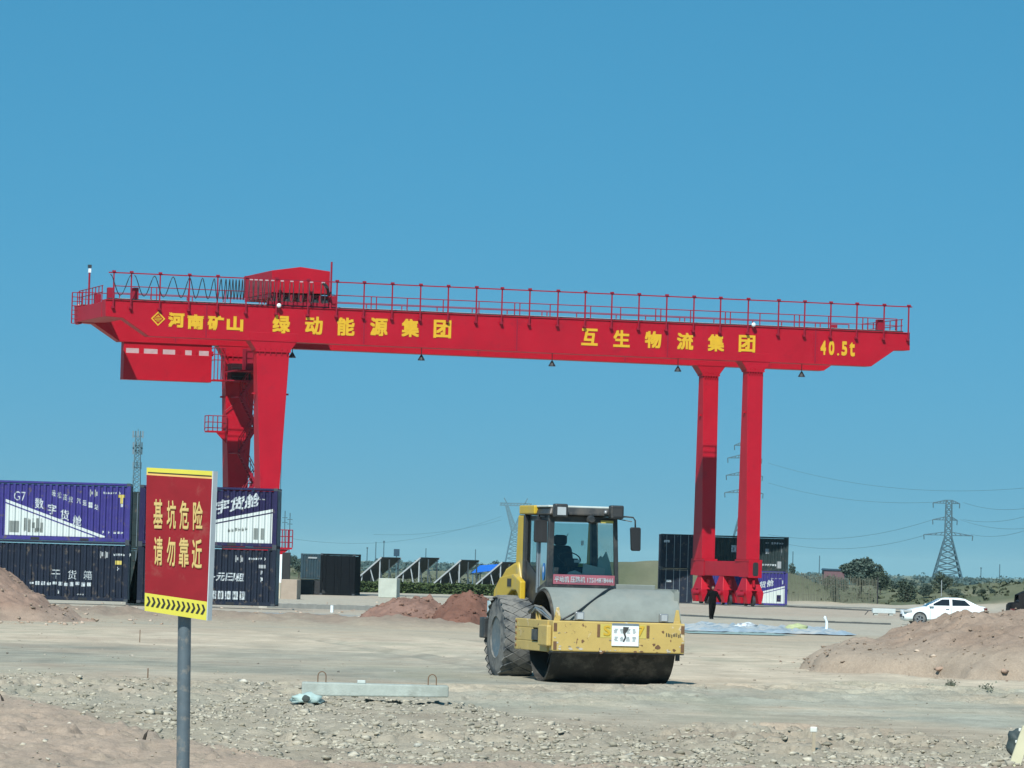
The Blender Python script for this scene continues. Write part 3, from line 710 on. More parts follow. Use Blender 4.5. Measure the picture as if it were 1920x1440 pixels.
# ================================================================== shipping containers
CL, CWD, CH = 6.058, 2.438, 2.591
def nmath(n, op, a, b=None):
    q = n.nodes.new('ShaderNodeMath'); q.operation = op
    for i, v in enumerate((a, b)):
        if v is None: continue
        if isinstance(v, (int, float)): q.inputs[i].default_value = v
        else: n.links.new(v, q.inputs[i])
    return q.outputs[0]
def wedge_mat(name, base, a, c, x0, x1, z0):
    """container paint with a white field below the line z = a + c*x and a thin unpainted line under its upper edge"""
    m = mat(name, base, .8, spec=.25, var=.12, scale=2.0, dirt=(.12, .10, .08), dirt_amt=.12, dirt_scale=2.5)
    n = m.node_tree; b = n.nodes['Principled BSDF']; src = b.inputs['Base Color'].links[0].from_socket
    t = n.nodes.new('ShaderNodeTexCoord'); sp = n.nodes.new('ShaderNodeSeparateXYZ'); n.links.new(t.outputs['Object'], sp.inputs[0])
    X, Z = sp.outputs[0], sp.outputs[2]
    ln = nmath(n, 'SUBTRACT', nmath(n, 'ADD', nmath(n, 'MULTIPLY', X, c), a), Z)      # height below the line
    inside = nmath(n, 'MULTIPLY', nmath(n, 'GREATER_THAN', ln, 0), nmath(n, 'MULTIPLY', nmath(n, 'GREATER_THAN', X, x0), nmath(n, 'MULTIPLY', nmath(n, 'LESS_THAN', X, x1), nmath(n, 'GREATER_THAN', Z, z0))))
    gap = nmath(n, 'MULTIPLY', nmath(n, 'GREATER_THAN', ln, .13), nmath(n, 'LESS_THAN', ln, .19))
    f = nmath(n, 'MULTIPLY', inside, nmath(n, 'SUBTRACT', 1, gap))
    mx = n.nodes.new('ShaderNodeMix'); mx.data_type = 'RGBA'; n.links.new(f, mx.inputs[0]); n.links.new(src, mx.inputs[6])
    mx.inputs[7].default_value = (.54, .60, .58, 1); n.links.new(mx.outputs[2], b.inputs['Base Color'])
    return m
def cpaint(name, col): return mat(name, col, .8, spec=.25, var=.16, scale=2.0, dirt=(.10, .085, .07), dirt_amt=.15, dirt_scale=2.5)
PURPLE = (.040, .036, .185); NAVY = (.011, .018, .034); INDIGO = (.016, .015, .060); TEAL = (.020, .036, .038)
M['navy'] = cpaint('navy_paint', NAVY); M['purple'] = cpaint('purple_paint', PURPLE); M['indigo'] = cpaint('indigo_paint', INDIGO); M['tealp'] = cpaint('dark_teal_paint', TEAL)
M['purple_wedge'] = wedge_mat('purple_paint_white_field', PURPLE, 1.98, -.345, .62, 5.0, .20)
M['indigo_wedge'] = wedge_mat('indigo_paint_white_field', INDIGO, .42, .215, 2.2, 5.86, .16)
M['purple_wedge_up'] = wedge_mat('purple_paint_white_rising_field', PURPLE, -.08, .27, 1.6, 5.86, .16)
M['print'] = mat('white_print', (.50, .56, .57), .7, var=.12, scale=6, dirt=(.10, .12, .17), dirt_amt=.32, dirt_scale=7)
M['print_yellow'] = mat('yellow_sticker', (.50, .42, .10), .6)
M['print_dim'] = mat('worn_print', (.30, .33, .34), .6)
M['casting'] = mat('corner_casting', (.035, .045, .055), .6)
M['grey_print'] = mat('grey_print', (.17, .20, .19), .7)
PER, DEP = .2632, .085
def corr(x):
    t = (x / PER) % 1.0
    if t < .32: return 0.0
    if t < .5: return (t - .32) / .18
    if t < .82: return 1.0
    return 1 - (t - .82) / .18
def corr_panel(L, H, flip=1):
    """corrugated sheet in x 0..L, z 0..H, y 0 (proud) .. DEP (recessed)"""
    xs = [0.0]; k = 0
    while True:
        for t in (.32, .5, .82, 1.0):
            x = (k + t) * PER
            if x < L - .01: xs.append(x)
        k += 1
        if k * PER > L: break
    xs.append(L)
    vs = []; fs = []
    for x in xs:
        d = corr(x) * DEP * flip; vs += [(x, d, 0), (x, d, H)]
    for i in range(len(xs) - 1): fs.append((2 * i, 2 * i + 2, 2 * i + 3, 2 * i + 1))
    return vs, fs
def drape(mb, x_off):
    """cuts flat writing along the corrugation edges and lays it on the sheet"""
    bm = bmesh.new(); vs = [bm.verts.new(p) for p in mb.v]
    for f in mb.f:
        try: bm.faces.new([vs[i] for i in f])
        except ValueError: pass
    lo = min(p[0] for p in mb.v); hi = max(p[0] for p in mb.v)
    k0 = int((lo - x_off) / PER) - 1
    for k in range(k0, int((hi - x_off) / PER) + 2):
        for t in (.32, .5, .82, 1.0):
            x = (k + t) * PER + x_off
            if lo < x < hi: bmesh.ops.bisect_plane(bm, geom=bm.verts[:] + bm.edges[:] + bm.faces[:], plane_co=(x, 0, 0), plane_no=(1, 0, 0))
    bm.verts.index_update(); out = MB()
    out.v = [(v.co.x, corr(v.co.x - x_off) * DEP + .008 + v.co.y, v.co.z) for v in bm.verts]; out.f = [tuple(v.index for v in f.verts) for f in bm.faces]
    bm.free(); return out
SX = .16      # where the corrugation starts
def container(loc, rz, label, base, side, words=(), group=None, doors=True):
    c = thing('shipping_container', loc, rz, label, 'shipping container', group)
    P = M['casting']
    vs, fs = corr_panel(CL - 2 * SX, CH - .30)
    o = MB().add([(x + SX, y + .012, z + .16) for x, y, z in vs], fs).build('side_panel', M[side], c)
    MB().add([(x + SX, CWD - .012 - y, z + .16) for x, y, z in vs], fs).build('side_panel', M[base], c)
    vs, fs = corr_panel(CWD - .2, CH - .30)
    MB().add([(.015 + y, x + .1, z + .16) for x, y, z in vs], fs).build('end_wall', M[base], c)
    vs, fs = corr_panel(CL - .2, CWD - .16)
    MB().add([(x + .1, z + .08, CH - .02 - y * .4) for x, y, z in vs], fs).build('roof_panel', M[base], c)
    MB().box(.05, CL - .05, .07, CWD - .07, .004, .15).build('floor', M['black'], c)
    for x in (.08, CL - .08):
        for y in (.08, CWD - .08):
            MB().box(x - .08, x + .08, y - .08, y + .08, .11, CH - .11).build('corner_post', M[base], c)
            for z in (0, CH - .118): MB().box(x - .088, x + .088, y - .088, y + .088, z, z + .118).build('corner_casting', P, c)
    for y in (.035, CWD - .035):
        MB().box(.17, CL - .17, y - .03, y + .03, CH - .10, CH - .01).build('top_rail', M[base], c)
        b = MB(); b.box(.17, CL - .17, y - .03, y + .03, .02, .17)
        o = b.build('bottom_rail', M[base], c)
        for px_ in (1.95, 4.1): MB().box(px_ - .19, px_ + .19, y - .034, y + .034, .03, .14).build('fork_pocket', M['black'], c)
    for x in (.035, CL - .035):
        for z in (.02, CH - .11): MB().box(x - .03, x + .03, .17, CWD - .17, z, z + .1).build('end_sill', M[base], c)
    for s in (0, 1):
        y0 = .17 + s * (CWD - .34) / 2
        d = MB().box(CL - .06, CL - .02, y0 + .01, y0 + (CWD - .34) / 2 - .01, .13, CH - .12).build('door', M[base], c)
        for q in (.22, .78):
            yy = y0 + q * (CWD - .34) / 2
            MB().tube([(CL + .012, yy, .08), (CL + .012, yy, CH - .07)], .022, 6).build('locking_bar', M['galv' if base != 'blackish' else 'blackish'], d)
        for zz in (.6, 1.3, 2.0): MB().box(CL - .02, CL + .0, y0 + .04, y0 + 1.0, zz, zz + .05).build('door_rib', M[base], d)
    for (txt, tl, tr, bl, mt, bold) in words:
        b = MB()
        if txt.startswith('#'):                       # small worn print too fine to read: short strokes
            n = int(txt[1:]); rnd = random.Random(n * 7 + int(tl[0] * 10))
            for k in range(n):
                for r_ in range(2):
                    a0 = (k + .12) / n; a1 = (k + .80) / n; q0 = rnd.choice((0, .1, .3)); q1 = rnd.choice((.7, .9, 1))
                    if r_: a0, a1, q0, q1 = a0 + .02, a0 + .25 / n, 0, 1
                    X0 = tl[0] + (tr[0] - tl[0]) * a0; X1 = tl[0] + (tr[0] - tl[0]) * a1; zb = tl[1] + (tr[1] - tl[1]) * a0; hh = tl[1] - bl[1]
                    b.add([(X0, 0, zb - hh * q1), (X1, 0, zb - hh * q1), (X1, 0, zb - hh * q0), (X0, 0, zb - hh * q0)], [(0, 1, 2, 3)])
        elif txt == '=':
            b.add([(bl[0], 0, bl[1]), (tr[0] + bl[0] - tl[0], 0, bl[1] + tr[1] - tl[1]), (tr[0], 0, tr[1]), (tl[0], 0, tl[1])], [(0, 1, 2, 3)])
        else:
            text_quad(b, txt, (tl[0], 0, tl[1]), (tr[0], 0, tr[1]), (bl[0], 0, bl[1]), bold)
        lo_ = drape(b, SX).build('lettering', M[mt], c)
        if txt.startswith('#'): lo_['kind'] = 'stuff'
    return c
def W_(t, x, z, w, h, mt='print', slope=0, shear=0, bold=.03):
    return (t, (x + shear, z + h), (x + w + shear, z + h + slope * w), (x, z), mt, bold)
def code(x, z): return [W_('#2', x, z - .12, .42, .3, 'print_dim'), W_('#6', x + .6, z, .62, .1, 'print'), W_('#1', x + 1.3, z - .02, .08, .14)]
LW = 262 / 9000.0
# left front stack
lp = at(-22, 1121.5, 210); yawL = R(2.5)
lsc = 1.0
sl_ = -.345
wedge_words = [W_('G7', .98, 1.72, .50, .40, bold=.0, slope=-.05)]
for k, ch in enumerate('数字货舱'):
    wedge_words.append(W_(ch, 1.90 + .56 * k, 1.40 - .235 * k, .38, .46, slope=-.12, bold=.02))
for k, ch in enumerate('轻松高效'):
    wedge_words.append(W_(ch, 2.62 + .25 * k, 1.95 - .085 * k, .18, .28, slope=-.1, bold=.02))
for k, ch in enumerate('汽运一站'):
    wedge_words.append(W_(ch, 3.72 + .26 * k, 1.66 - .085 * k, .17, .24, slope=-.1, bold=.02))
wedge_words += code(4.25, 2.1) + [W_('=', 5.52, 1.96, .30, .13, 'print_yellow'), W_('=', 5.62, 1.70, .12, .26, 'print_yellow'), W_('=', 5.64, 1.55, .10, .13, 'print'),
                W_('#1', 4.86, .36, .1, .13), W_('#1', 5.12, .36, .08, .13), W_('#3', 5.34, .37, .48, .1),
                W_('=', .82, .32, .42, .50, 'grey_print'), W_('#5', 1.42, .34, .9, .62, 'grey_print'), W_('#3', 1.9, .34, .34, .2, 'grey_print')]
container(lp + Vector((0, 0, CH)), yawL, 'purple container with white lower field and slanted lettering, on top of the left stack', 'purple', 'purple_wedge', wedge_words, 'stacked shipping containers')
navy_words = code(4.78, 2.0) + [W_('=', 5.48, 1.62, .28, .17, 'print_yellow'), W_('#1', 5.55, 1.36, .14, .16)]
for k, ch in enumerate('干货箱'): navy_words.append(W_(ch, 2.72 + .70 * k, .92, .38, .40, bold=.0))
navy_words += [W_('#11', 1.75, .62, 2.75, .2, 'print'), W_('#1', 3.0, .28, .09, .18), W_('#3', 3.85, .24, .32, .06, 'print_dim')]
container(lp, yawL, 'navy container with a row of three white characters, bottom of the left stack', 'navy', 'navy', navy_words, 'stacked shipping containers')
# stack right of the sign
rp = at(256, 1130, 211); yawR = R(-1.5)
big = []
for k, ch in enumerate('数字货舱'): big.append(W_(ch, 2.62 + .66 * k, 1.20 + .15 * k, .62, .62, slope=.22, shear=.08, bold=.03))
big += [W_('G7', 2.9, 2.0, .5, .38, slope=.1)] + [W_('#4', 4.75, 2.06, .8, .07, 'print_dim')]
big += [W_('=', 5.05, .32, .2, .5, 'grey_print'), W_('=', 5.36, .32, .16, .5, 'grey_print'), W_('#6', 3.9, .60, .9, .18, 'grey_print', slope=.1)]
dot = MB().lathe([(0, 0), (.13, 0.001)], (3.62, -.0, .48), (0, -1, 0), 14)
r_top = container(rp + Vector((0, 0, CH)), yawR, 'dark indigo container with rising white field, stacked right of the red sign', 'indigo', 'indigo_wedge', big, 'stacked shipping containers')
low = code(4.25, 2.02) + [W_('=', 5.32, 1.66, .30, .15, 'print_dim'), W_('#1', 5.40, 1.38, .12, .18), W_('#1', 5.40, 1.05, .14, .22)]
for k, ch in enumerate('一元日租'): low.append(W_(ch, 3.02 + .42 * k, 1.06 + (.14 if k == 0 else 0), .38, .36 if k else .06, bold=.03, shear=.06))
for k in range(6):
    low += [W_('=', 2.92 + .32 * k, .26, .24, .36, 'print'), W_('#2', 2.96 + .32 * k, .31, .16, .24, 'grey_print')]
container(rp, yawR, 'navy container with a white slogan and tiles, below the indigo one', 'navy', 'navy', low, 'stacked shipping containers')
# recessed stack in the gap: its door ends face the camera
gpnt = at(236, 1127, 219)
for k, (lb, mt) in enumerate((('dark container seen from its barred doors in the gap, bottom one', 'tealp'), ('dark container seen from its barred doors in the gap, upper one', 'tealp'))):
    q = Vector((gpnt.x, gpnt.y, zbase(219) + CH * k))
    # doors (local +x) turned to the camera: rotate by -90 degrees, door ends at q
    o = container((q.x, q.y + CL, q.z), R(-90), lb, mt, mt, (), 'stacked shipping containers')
# black sheet added as the deep shade in the gap between the stacks
M['sheet_shade'] = mat('shade_sheet', (.004, .004, .005), .95, spec=.1)
g0 = at(238, 1129, 213.6); bm_s = MB(); rn_s = random.Random(8); NZ, NX = 10, 8
hz_ = (1129 - 992) / F_PX * 213.6; wz_ = 36 / F_PX * 213.6
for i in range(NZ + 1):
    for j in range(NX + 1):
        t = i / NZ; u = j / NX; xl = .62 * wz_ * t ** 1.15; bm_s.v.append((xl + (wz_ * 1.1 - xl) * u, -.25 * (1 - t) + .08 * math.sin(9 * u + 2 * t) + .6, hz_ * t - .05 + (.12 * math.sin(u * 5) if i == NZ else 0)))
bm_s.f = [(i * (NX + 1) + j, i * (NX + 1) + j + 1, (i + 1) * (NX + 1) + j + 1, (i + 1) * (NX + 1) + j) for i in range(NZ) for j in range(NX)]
shb = bm_s.build('shade_sheet', M['sheet_shade'], smooth=True, loc=g0); so = shb.modifiers.new('thick', 'SOLIDIFY'); so.thickness = .03
tag(shb, 'added black sheet standing for the shade between the two container stacks, left of the red sign', 'sheet')
# middle distance: dark open ended box and the teal one behind it
bp = at(606, 1110, 330)
M['tarp_dark_'] = mat('dark_plinth', (.02, .022, .024), .9)
M['blackish'] = mat('blackish_paint', (.004, .006, .009), .85, spec=.15); M['bluegrey'] = cpaint('blue_grey_paint', (.030, .058, .075))
q = at(605, 1112, 338); o = container((q.x, q.y + CL, gz(q.x, q.y)), R(-92), 'near black container seen from its doors, beside the solar tables', 'blackish', 'blackish', ())
o.scale = (1, 1, 1.13)
tq = at(563, 1086, 488)
o = container((tq.x + CWD, tq.y, gz(tq.x + 1.2, tq.y) + .72), R(92), 'blue grey container on a plinth, left of the near black one', 'bluegrey', 'bluegrey', ())
pl_ = MB().box(0, CWD, 0, CL, -.5, .66).build('plinth', M['tarp_dark_'], loc=(tq.x, tq.y, gz(tq.x + 1.2, tq.y))); pl_.rotation_euler.z = R(2); tag(pl_, 'low dark plinth carrying the blue grey container', 'plinth')
MB().box(-.012, -.004, .8, 1.7, 2.1, 2.25).build('label_plate', M['print_dim'], o)
b = MB(); q = at(556, 1112, 338)
M['tarp_dark'] = mat('dark_tarpaulin', (.016, .018, .02), .8, bump=.5, bscale=6)
for k, (dx, w_, h_) in enumerate(((.0, 1.2, 1.05), (1.25, 1.0, .95), (2.2, 1.0, 1.1))):
    o = MB().hexa([(0, 0, 0), (w_, 0, 0), (w_, 1.5, 0), (0, 1.5, 0)], [(.04, .05, h_), (w_ - .05, .04, h_ * .95), (w_ - .03, 1.4, h_), (.05, 1.45, h_ * .97)]).build('support_block', M['tarp_dark'], None, bevel=.05)
    o.location = q + Vector((dx * .93, 0, -.05)); o.location.z = zbase(338)
    tag(o, ('leftmost dark block in front of the blue grey container', 'middle dark block in front of the blue grey container', 'rightmost dark block in front of the blue grey container')[k], 'block', 'dark blocks before the blue grey container')
# far stacks behind the right crane leg
fp = at(1237, 1133, 362)
for k, lb in enumerate(('dark navy container seen end on behind the right crane legs, bottom one', 'dark navy container seen end on behind the right crane legs, upper one')):
    o = container((fp.x, fp.y + CL, zbase(362) + CH * k), R(-90), lb, 'navy', 'navy', (), 'stacked shipping containers')
    MB().box(CL + .03, CL + .034, .45 if k == 0 else .2, .82 if k == 0 else .62, 1.55 + .4 * k, 1.72 + .4 * k).build('label_plate', M['print'], o)
sp = at(1325, 1138, 362)
sp.z = zbase(362)
up = [W_('=', 1.75, 1.35, .38, .52, 'print'), W_('#1', 1.88, 1.45, .14, .3, 'grey_print'), W_('=', 2.7, 1.2, .3, .45), W_('#2', 4.3, 2.05, .3, .1, 'print_dim'), W_('#5', 4.75, 2.0, .95, .18, 'print'), W_('#1', 5.5, 1.2, .1, .7, 'print_dim'),
      W_('=', 4.30, 1.30, .3, .38, 'print_dim'), W_('#6', 4.1, .38, 1.1, .16, 'print'), W_('=', 5.22, .22, .34, .52, 'print_dim')]
container(sp + Vector((0, 0, CH)), R(1), 'dark greenish container with white stickers behind the right crane legs', 'tealp', 'tealp', up, 'stacked shipping containers')
pw = [W_('#3', 4.75, 2.0, .9, .08, 'print_dim'), W_('#1', 5.62, 1.6, .12, .36, 'print')]
for k, ch in enumerate('字货舱'): pw.append(W_(ch, 3.35 + .58 * k, 1.10 + .14 * k, .5, .52, slope=.2, bold=.03))
pw += [W_('=', 5.25, .3, .34, .5, 'indigo')]
container(sp, R(1), 'purple container with rising white field behind the right crane bogies', 'purple', 'purple_wedge_up', pw, 'stacked shipping containers')

# ================================================================== red warning sign
SD = 39.0
M['sign_red'] = mat('sign_red', (.235, .013, .020), .6, var=.10, scale=5, spec=.2, dirt=(.25, .05, .045), dirt_amt=.15, dirt_scale=4)
M['sign_yellow'] = mat('sign_yellow', (.58, .54, .06), .55, var=.05)
M['sign_cream'] = mat('sign_lettering', (.56, .42, .15), .6, var=.06)
M['sign_orange'] = mat('sign_band_line', (.66, .42, .12), .6)
M['alu_pale'] = mat('pale_aluminium', (.5, .56, .57), .5)
M['sign_black'] = mat('sign_black', (.015, .018, .012), .6)
sgn = at(345, 1440, SD); base = Vector((sgn.x, SD, gz(sgn.x, SD)))
sign = thing('warning_sign', base, 0, 'red warning board with yellow characters on a grey post', 'warning sign')
def sg(px, py, off=0.0):
    # the board's plane: turned a little so its right edge is nearer
    nrm = Vector((.10, -1, .0)).normalized(); c = at(338, 1020, SD)
    d = ray(px, py); t = (c - CAM).dot(nrm) / d.dot(nrm); return CAM + d * t + nrm * off - base
TL, TR, BRr, BLl = (275, 876.5), (400, 883.5), (388.5, 1163.5), (271, 1145)
def uv(u, v, off=0.0):
    x = (1 - u) * (1 - v) * TL[0] + u * (1 - v) * TR[0] + u * v * BRr[0] + (1 - u) * v * BLl[0]
    y = (1 - u) * (1 - v) * TL[1] + u * (1 - v) * TR[1] + u * v * BRr[1] + (1 - u) * v * BLl[1]
    return sg(x, y, off)
def sheet(name, mt, u0, u1, v0, v1, off):
    b = MB(); n = 6
    for i in range(n):
        a, c = u0 + (u1 - u0) * i / n, u0 + (u1 - u0) * (i + 1) / n
        b.add([uv(a, v1, off), uv(c, v1, off), uv(c, v0, off), uv(a, v0, off)], [(0, 1, 2, 3)])
    return b.build(name, mt, sign)
th = Vector((.034, .05, 0))
fr = [uv(0, 1), uv(1, 1), uv(1, 0), uv(0, 0)]
bk = [p + th for p in fr]
MB().add(fr + bk, [(0, 1, 2, 3), (7, 6, 5, 4), (0, 4, 5, 1), (1, 5, 6, 2), (2, 6, 7, 3), (3, 7, 4, 0)]).build('board_frame', M['alu_pale'], sign)
sheet('red_face', M['sign_red'], 0, .985, .052, .875, .003)
sheet('yellow_band', M['sign_yellow'], 0, .985, .0, .035, .003)
sheet('orange_band', M['sign_orange'], 0, .985, .0351, .0519, .003)
sheet('dark_line', M['sign_black'], .02, .975, .030, .037, .006)
sheet('yellow_band', M['sign_yellow'], 0, .985, .8751, 1.0, .003)
for k in range(12):
    u = .03 + .079 * k; b = MB()
    w_ = .034; tip = .030
    v0, vm, v1 = .898 , .930, .965
    b.add([uv(u, v0, .006), uv(u + w_, v0, .006), uv(u + w_ + tip, vm, .006), uv(u + tip, vm, .006)], [(0, 1, 2, 3)])
    b.add([uv(u + tip, vm, .006), uv(u + w_ + tip, vm, .006), uv(u + w_ * .8, v1, .006), uv(u - .012, v1, .006)], [(0, 1, 2, 3)])
    b.build('chevron', M['sign_black'], sign)
ROWS = [('基坑危险', [(288, 305, 936, 991), (313, 330, 938, 992), (337, 354, 939, 993), (362, 380, 940, 994)]),
        ('请勿靠近', [(288.5, 305, 1006, 1060), (313, 329, 1007, 1061.5), (335.5, 354, 1008.5, 1063.5), (360, 378.5, 1011, 1066)])]
for s, bx in ROWS:
    for ch, (a, c, t_, b_) in zip(s, bx):
        mb = MB(); text_quad(mb, ch, sg(a, t_ - .4, .007), sg(c, t_ + .4, .007), sg(a - .4, b_ - .4, .007), .022)
        mb.build('character', M['sign_cream'], sign)
pa, pb = at(346, 1158, SD + .13) - base, at(343, 1442, SD + .13) - base
M['post'] = mat('post_paint', (.12, .155, .172), .45, metal=.3, var=.12, scale=8, dirt=(.25, .24, .21), dirt_amt=.22, dirt_scale=9)
pt = Vector((pb.x, .13, -.5)); d_ = (pa - pb); 
MB().tube([pb - d_ * .25, pa + d_ * .02, pa + d_ * .9], .054, 20).build('post', M['post'], sign, smooth=True, auto=40)
for v_ in (.12, .9):
    q = (uv(.5, v_) + th); MB().box(q.x - .12, q.x + .10, q.y - .0, q.y + .05, q.z - .03, q.z + .03).build('clamp', M['galv'], sign)
# ================================================================== road roller
# local axes: x to the picture's right (along the drum), y backwards (away), z up; origin on the ground under the drum's middle
RPSI = R(14.5)
ro_ = at(1127, 1278.5, 82.5)
roller = thing('road_roller', (ro_.x, ro_.y, gz(ro_.x, ro_.y) - .015), RPSI, 'worn yellow road roller with smooth grey drum and glazed cab facing the camera', 'road roller')
roller.scale = (1.03, 1.03, 1.03)
def wear_mat(name, col, rust=(.16, .085, .04), pale=(.55, .46, .30), amt=.5):
    m = mat(name, col, .55, var=.10, scale=2.2, bump=.12, bscale=30)
    n = m.node_tree; b = n.nodes['Principled BSDF']; out = b.inputs['Base Color'].links[0].from_socket
    t = n.nodes.new('ShaderNodeTexCoord')
    for sc, lo, hi, c, ds in ((2.6, .60, .63, pale, .3), (5.5, .64, .665, rust, 1.2), (11, .69, .72, (.08, .06, .045), .6)):
        nz = n.nodes.new('ShaderNodeTexNoise'); nz.inputs['Scale'].default_value = sc; nz.inputs['Detail'].default_value = 7; nz.inputs['Roughness'].default_value = .62; nz.inputs['Distortion'].default_value = ds
        n.links.new(t.outputs['Object'], nz.inputs['Vector'])
        r = n.nodes.new('ShaderNodeMapRange'); r.inputs[1].default_value = lo + .08 * (1 - amt); r.inputs[2].default_value = hi + .08 * (1 - amt)
        n.links.new(nz.outputs['Fac'], r.inputs[0])
        mx = n.nodes.new('ShaderNodeMix'); mx.data_type = 'RGBA'; n.links.new(r.outputs[0], mx.inputs[0]); n.links.new(out, mx.inputs[6]); mx.inputs[7].default_value = (*c, 1); out = mx.outputs[2]
    n.links.new(out, b.inputs['Base Color']); return m
M['rl_yellow'] = mat('hood_yellow', (.50, .345, .022), .45, var=.06, dirt=(.36, .30, .14), dirt_amt=.2, dirt_scale=1.2)
M['rl_worn'] = wear_mat('worn_frame_yellow', (.47, .345, .105), amt=1.05)
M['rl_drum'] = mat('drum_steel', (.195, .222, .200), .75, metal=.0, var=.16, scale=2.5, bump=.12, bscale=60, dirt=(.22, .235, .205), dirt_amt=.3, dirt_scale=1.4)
M['rl_drum_shaded'] = mat('drum_steel_shaded', (.035, .035, .032), .75, spec=.2, var=.3, scale=3, dirt=(.10, .095, .08), dirt_amt=.25, dirt_scale=2)  # steel darkened: the deep shade below the beam is put into its colour
M['rl_dark'] = mat('cab_frame', (.022, .026, .028), .5, dirt=(.07, .065, .055), dirt_amt=.3, dirt_scale=3)
M['rl_inside'] = mat('cab_interior', (.03, .034, .036), .8)
M['seat'] = mat('seat_fabric', (.028, .03, .034), .8)
M['banner'] = mat('banner_red', (.33, .10, .13), .6, var=.12)
M['paper'] = mat('paper', (.50, .56, .52), .8)
M['cloth'] = mat('rag_cloth', (.34, .46, .43), .9)
M['blue_sticker'] = mat('blue_sticker', (.02, .16, .42), .5)
M['sky_plate'] = mat('pale_blue_plate', (.42, .55, .58), .5)
M['rust'] = mat('rust', (.14, .075, .035), .8, var=.3)
M['chip_pale'] = mat('chip_pale', (.46, .42, .33), .8); M['chip_grey'] = mat('chip_grey', (.22, .19, .13), .8)
M['silver'] = mat('lamp_silver', (.35, .36, .36), .3, metal=.6)
M['lamp_glass'] = mat('lamp_lens', (.45, .48, .48), .2, metal=.2)
def glass_mat():
    m = bpy.data.materials.new('cab_glass'); m.use_nodes = True; n = m.node_tree; n.nodes.clear()
    o = n.nodes.new('ShaderNodeOutputMaterial'); tr = n.nodes.new('ShaderNodeBsdfTransparent'); tr.inputs[0].default_value = (.74, .82, .80, 1)
    g = n.nodes.new('ShaderNodeBsdfGlossy'); g.inputs['Roughness'].default_value = .03
    f = n.nodes.new('ShaderNodeFresnel'); f.inputs[0].default_value = 1.45
    mx = n.nodes.new('ShaderNodeMixShader'); n.links.new(f.outputs[0], mx.inputs[0]); n.links.new(tr.outputs[0], mx.inputs[1]); n.links.new(g.outputs[0], mx.inputs[2])
    n.links.new(mx.outputs[0], o.inputs[0]); return m
M['glass'] = glass_mat()
DR = .775; DW = 1.065
# drum: an open shell with a recessed inner disc
drum = MB().lathe([(DR - .03, -DW), (DR, -DW + .01), (DR, DW - .01), (DR - .03, DW), (DR - .035, DW - .01), (DR - .035, DW - .32), (.10, DW - .32), (.10, -DW + .32), (DR - .035, -DW + .32), (DR - .035, -DW + .01)], (0, 0, DR), (1, 0, 0), 72, closed=True).build('drum', M['rl_drum_shaded'], roller, smooth=True, auto=35)
for s in (-1, 1):
    MB().lathe([(.0, 0), (.30, 0), (.30, .16), (.22, .2), (0, .2)], (s * (DW - .31), 0, DR), (s, 0, 0), 20).build('drum_hub', M['rl_dark'], drum, smooth=True, auto=40)
    for k in range(6):
        a = k * math.pi / 3 + .3
        MB().bar((s * (DW - .3), math.cos(a) * .3, DR + math.sin(a) * .3), (s * (DW - .3), math.cos(a) * .7, DR + math.sin(a) * .7), .04, .09, up=(1, 0, 0)).build('drum_rib', M['rl_dark'], drum)
# pale curved cover over the drum
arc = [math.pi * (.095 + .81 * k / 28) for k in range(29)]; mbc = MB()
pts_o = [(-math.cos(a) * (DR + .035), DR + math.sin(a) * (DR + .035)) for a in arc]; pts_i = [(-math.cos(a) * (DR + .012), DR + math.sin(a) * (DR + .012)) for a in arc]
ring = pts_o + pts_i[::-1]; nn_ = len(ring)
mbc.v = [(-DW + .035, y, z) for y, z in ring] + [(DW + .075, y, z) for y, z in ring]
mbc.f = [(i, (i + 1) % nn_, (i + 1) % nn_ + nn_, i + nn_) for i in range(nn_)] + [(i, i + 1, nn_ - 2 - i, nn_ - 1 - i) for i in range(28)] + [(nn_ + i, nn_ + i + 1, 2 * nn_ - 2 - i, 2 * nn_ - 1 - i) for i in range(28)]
mbc.build('drum_cover', M['rl_drum'], roller, smooth=True, auto=40)
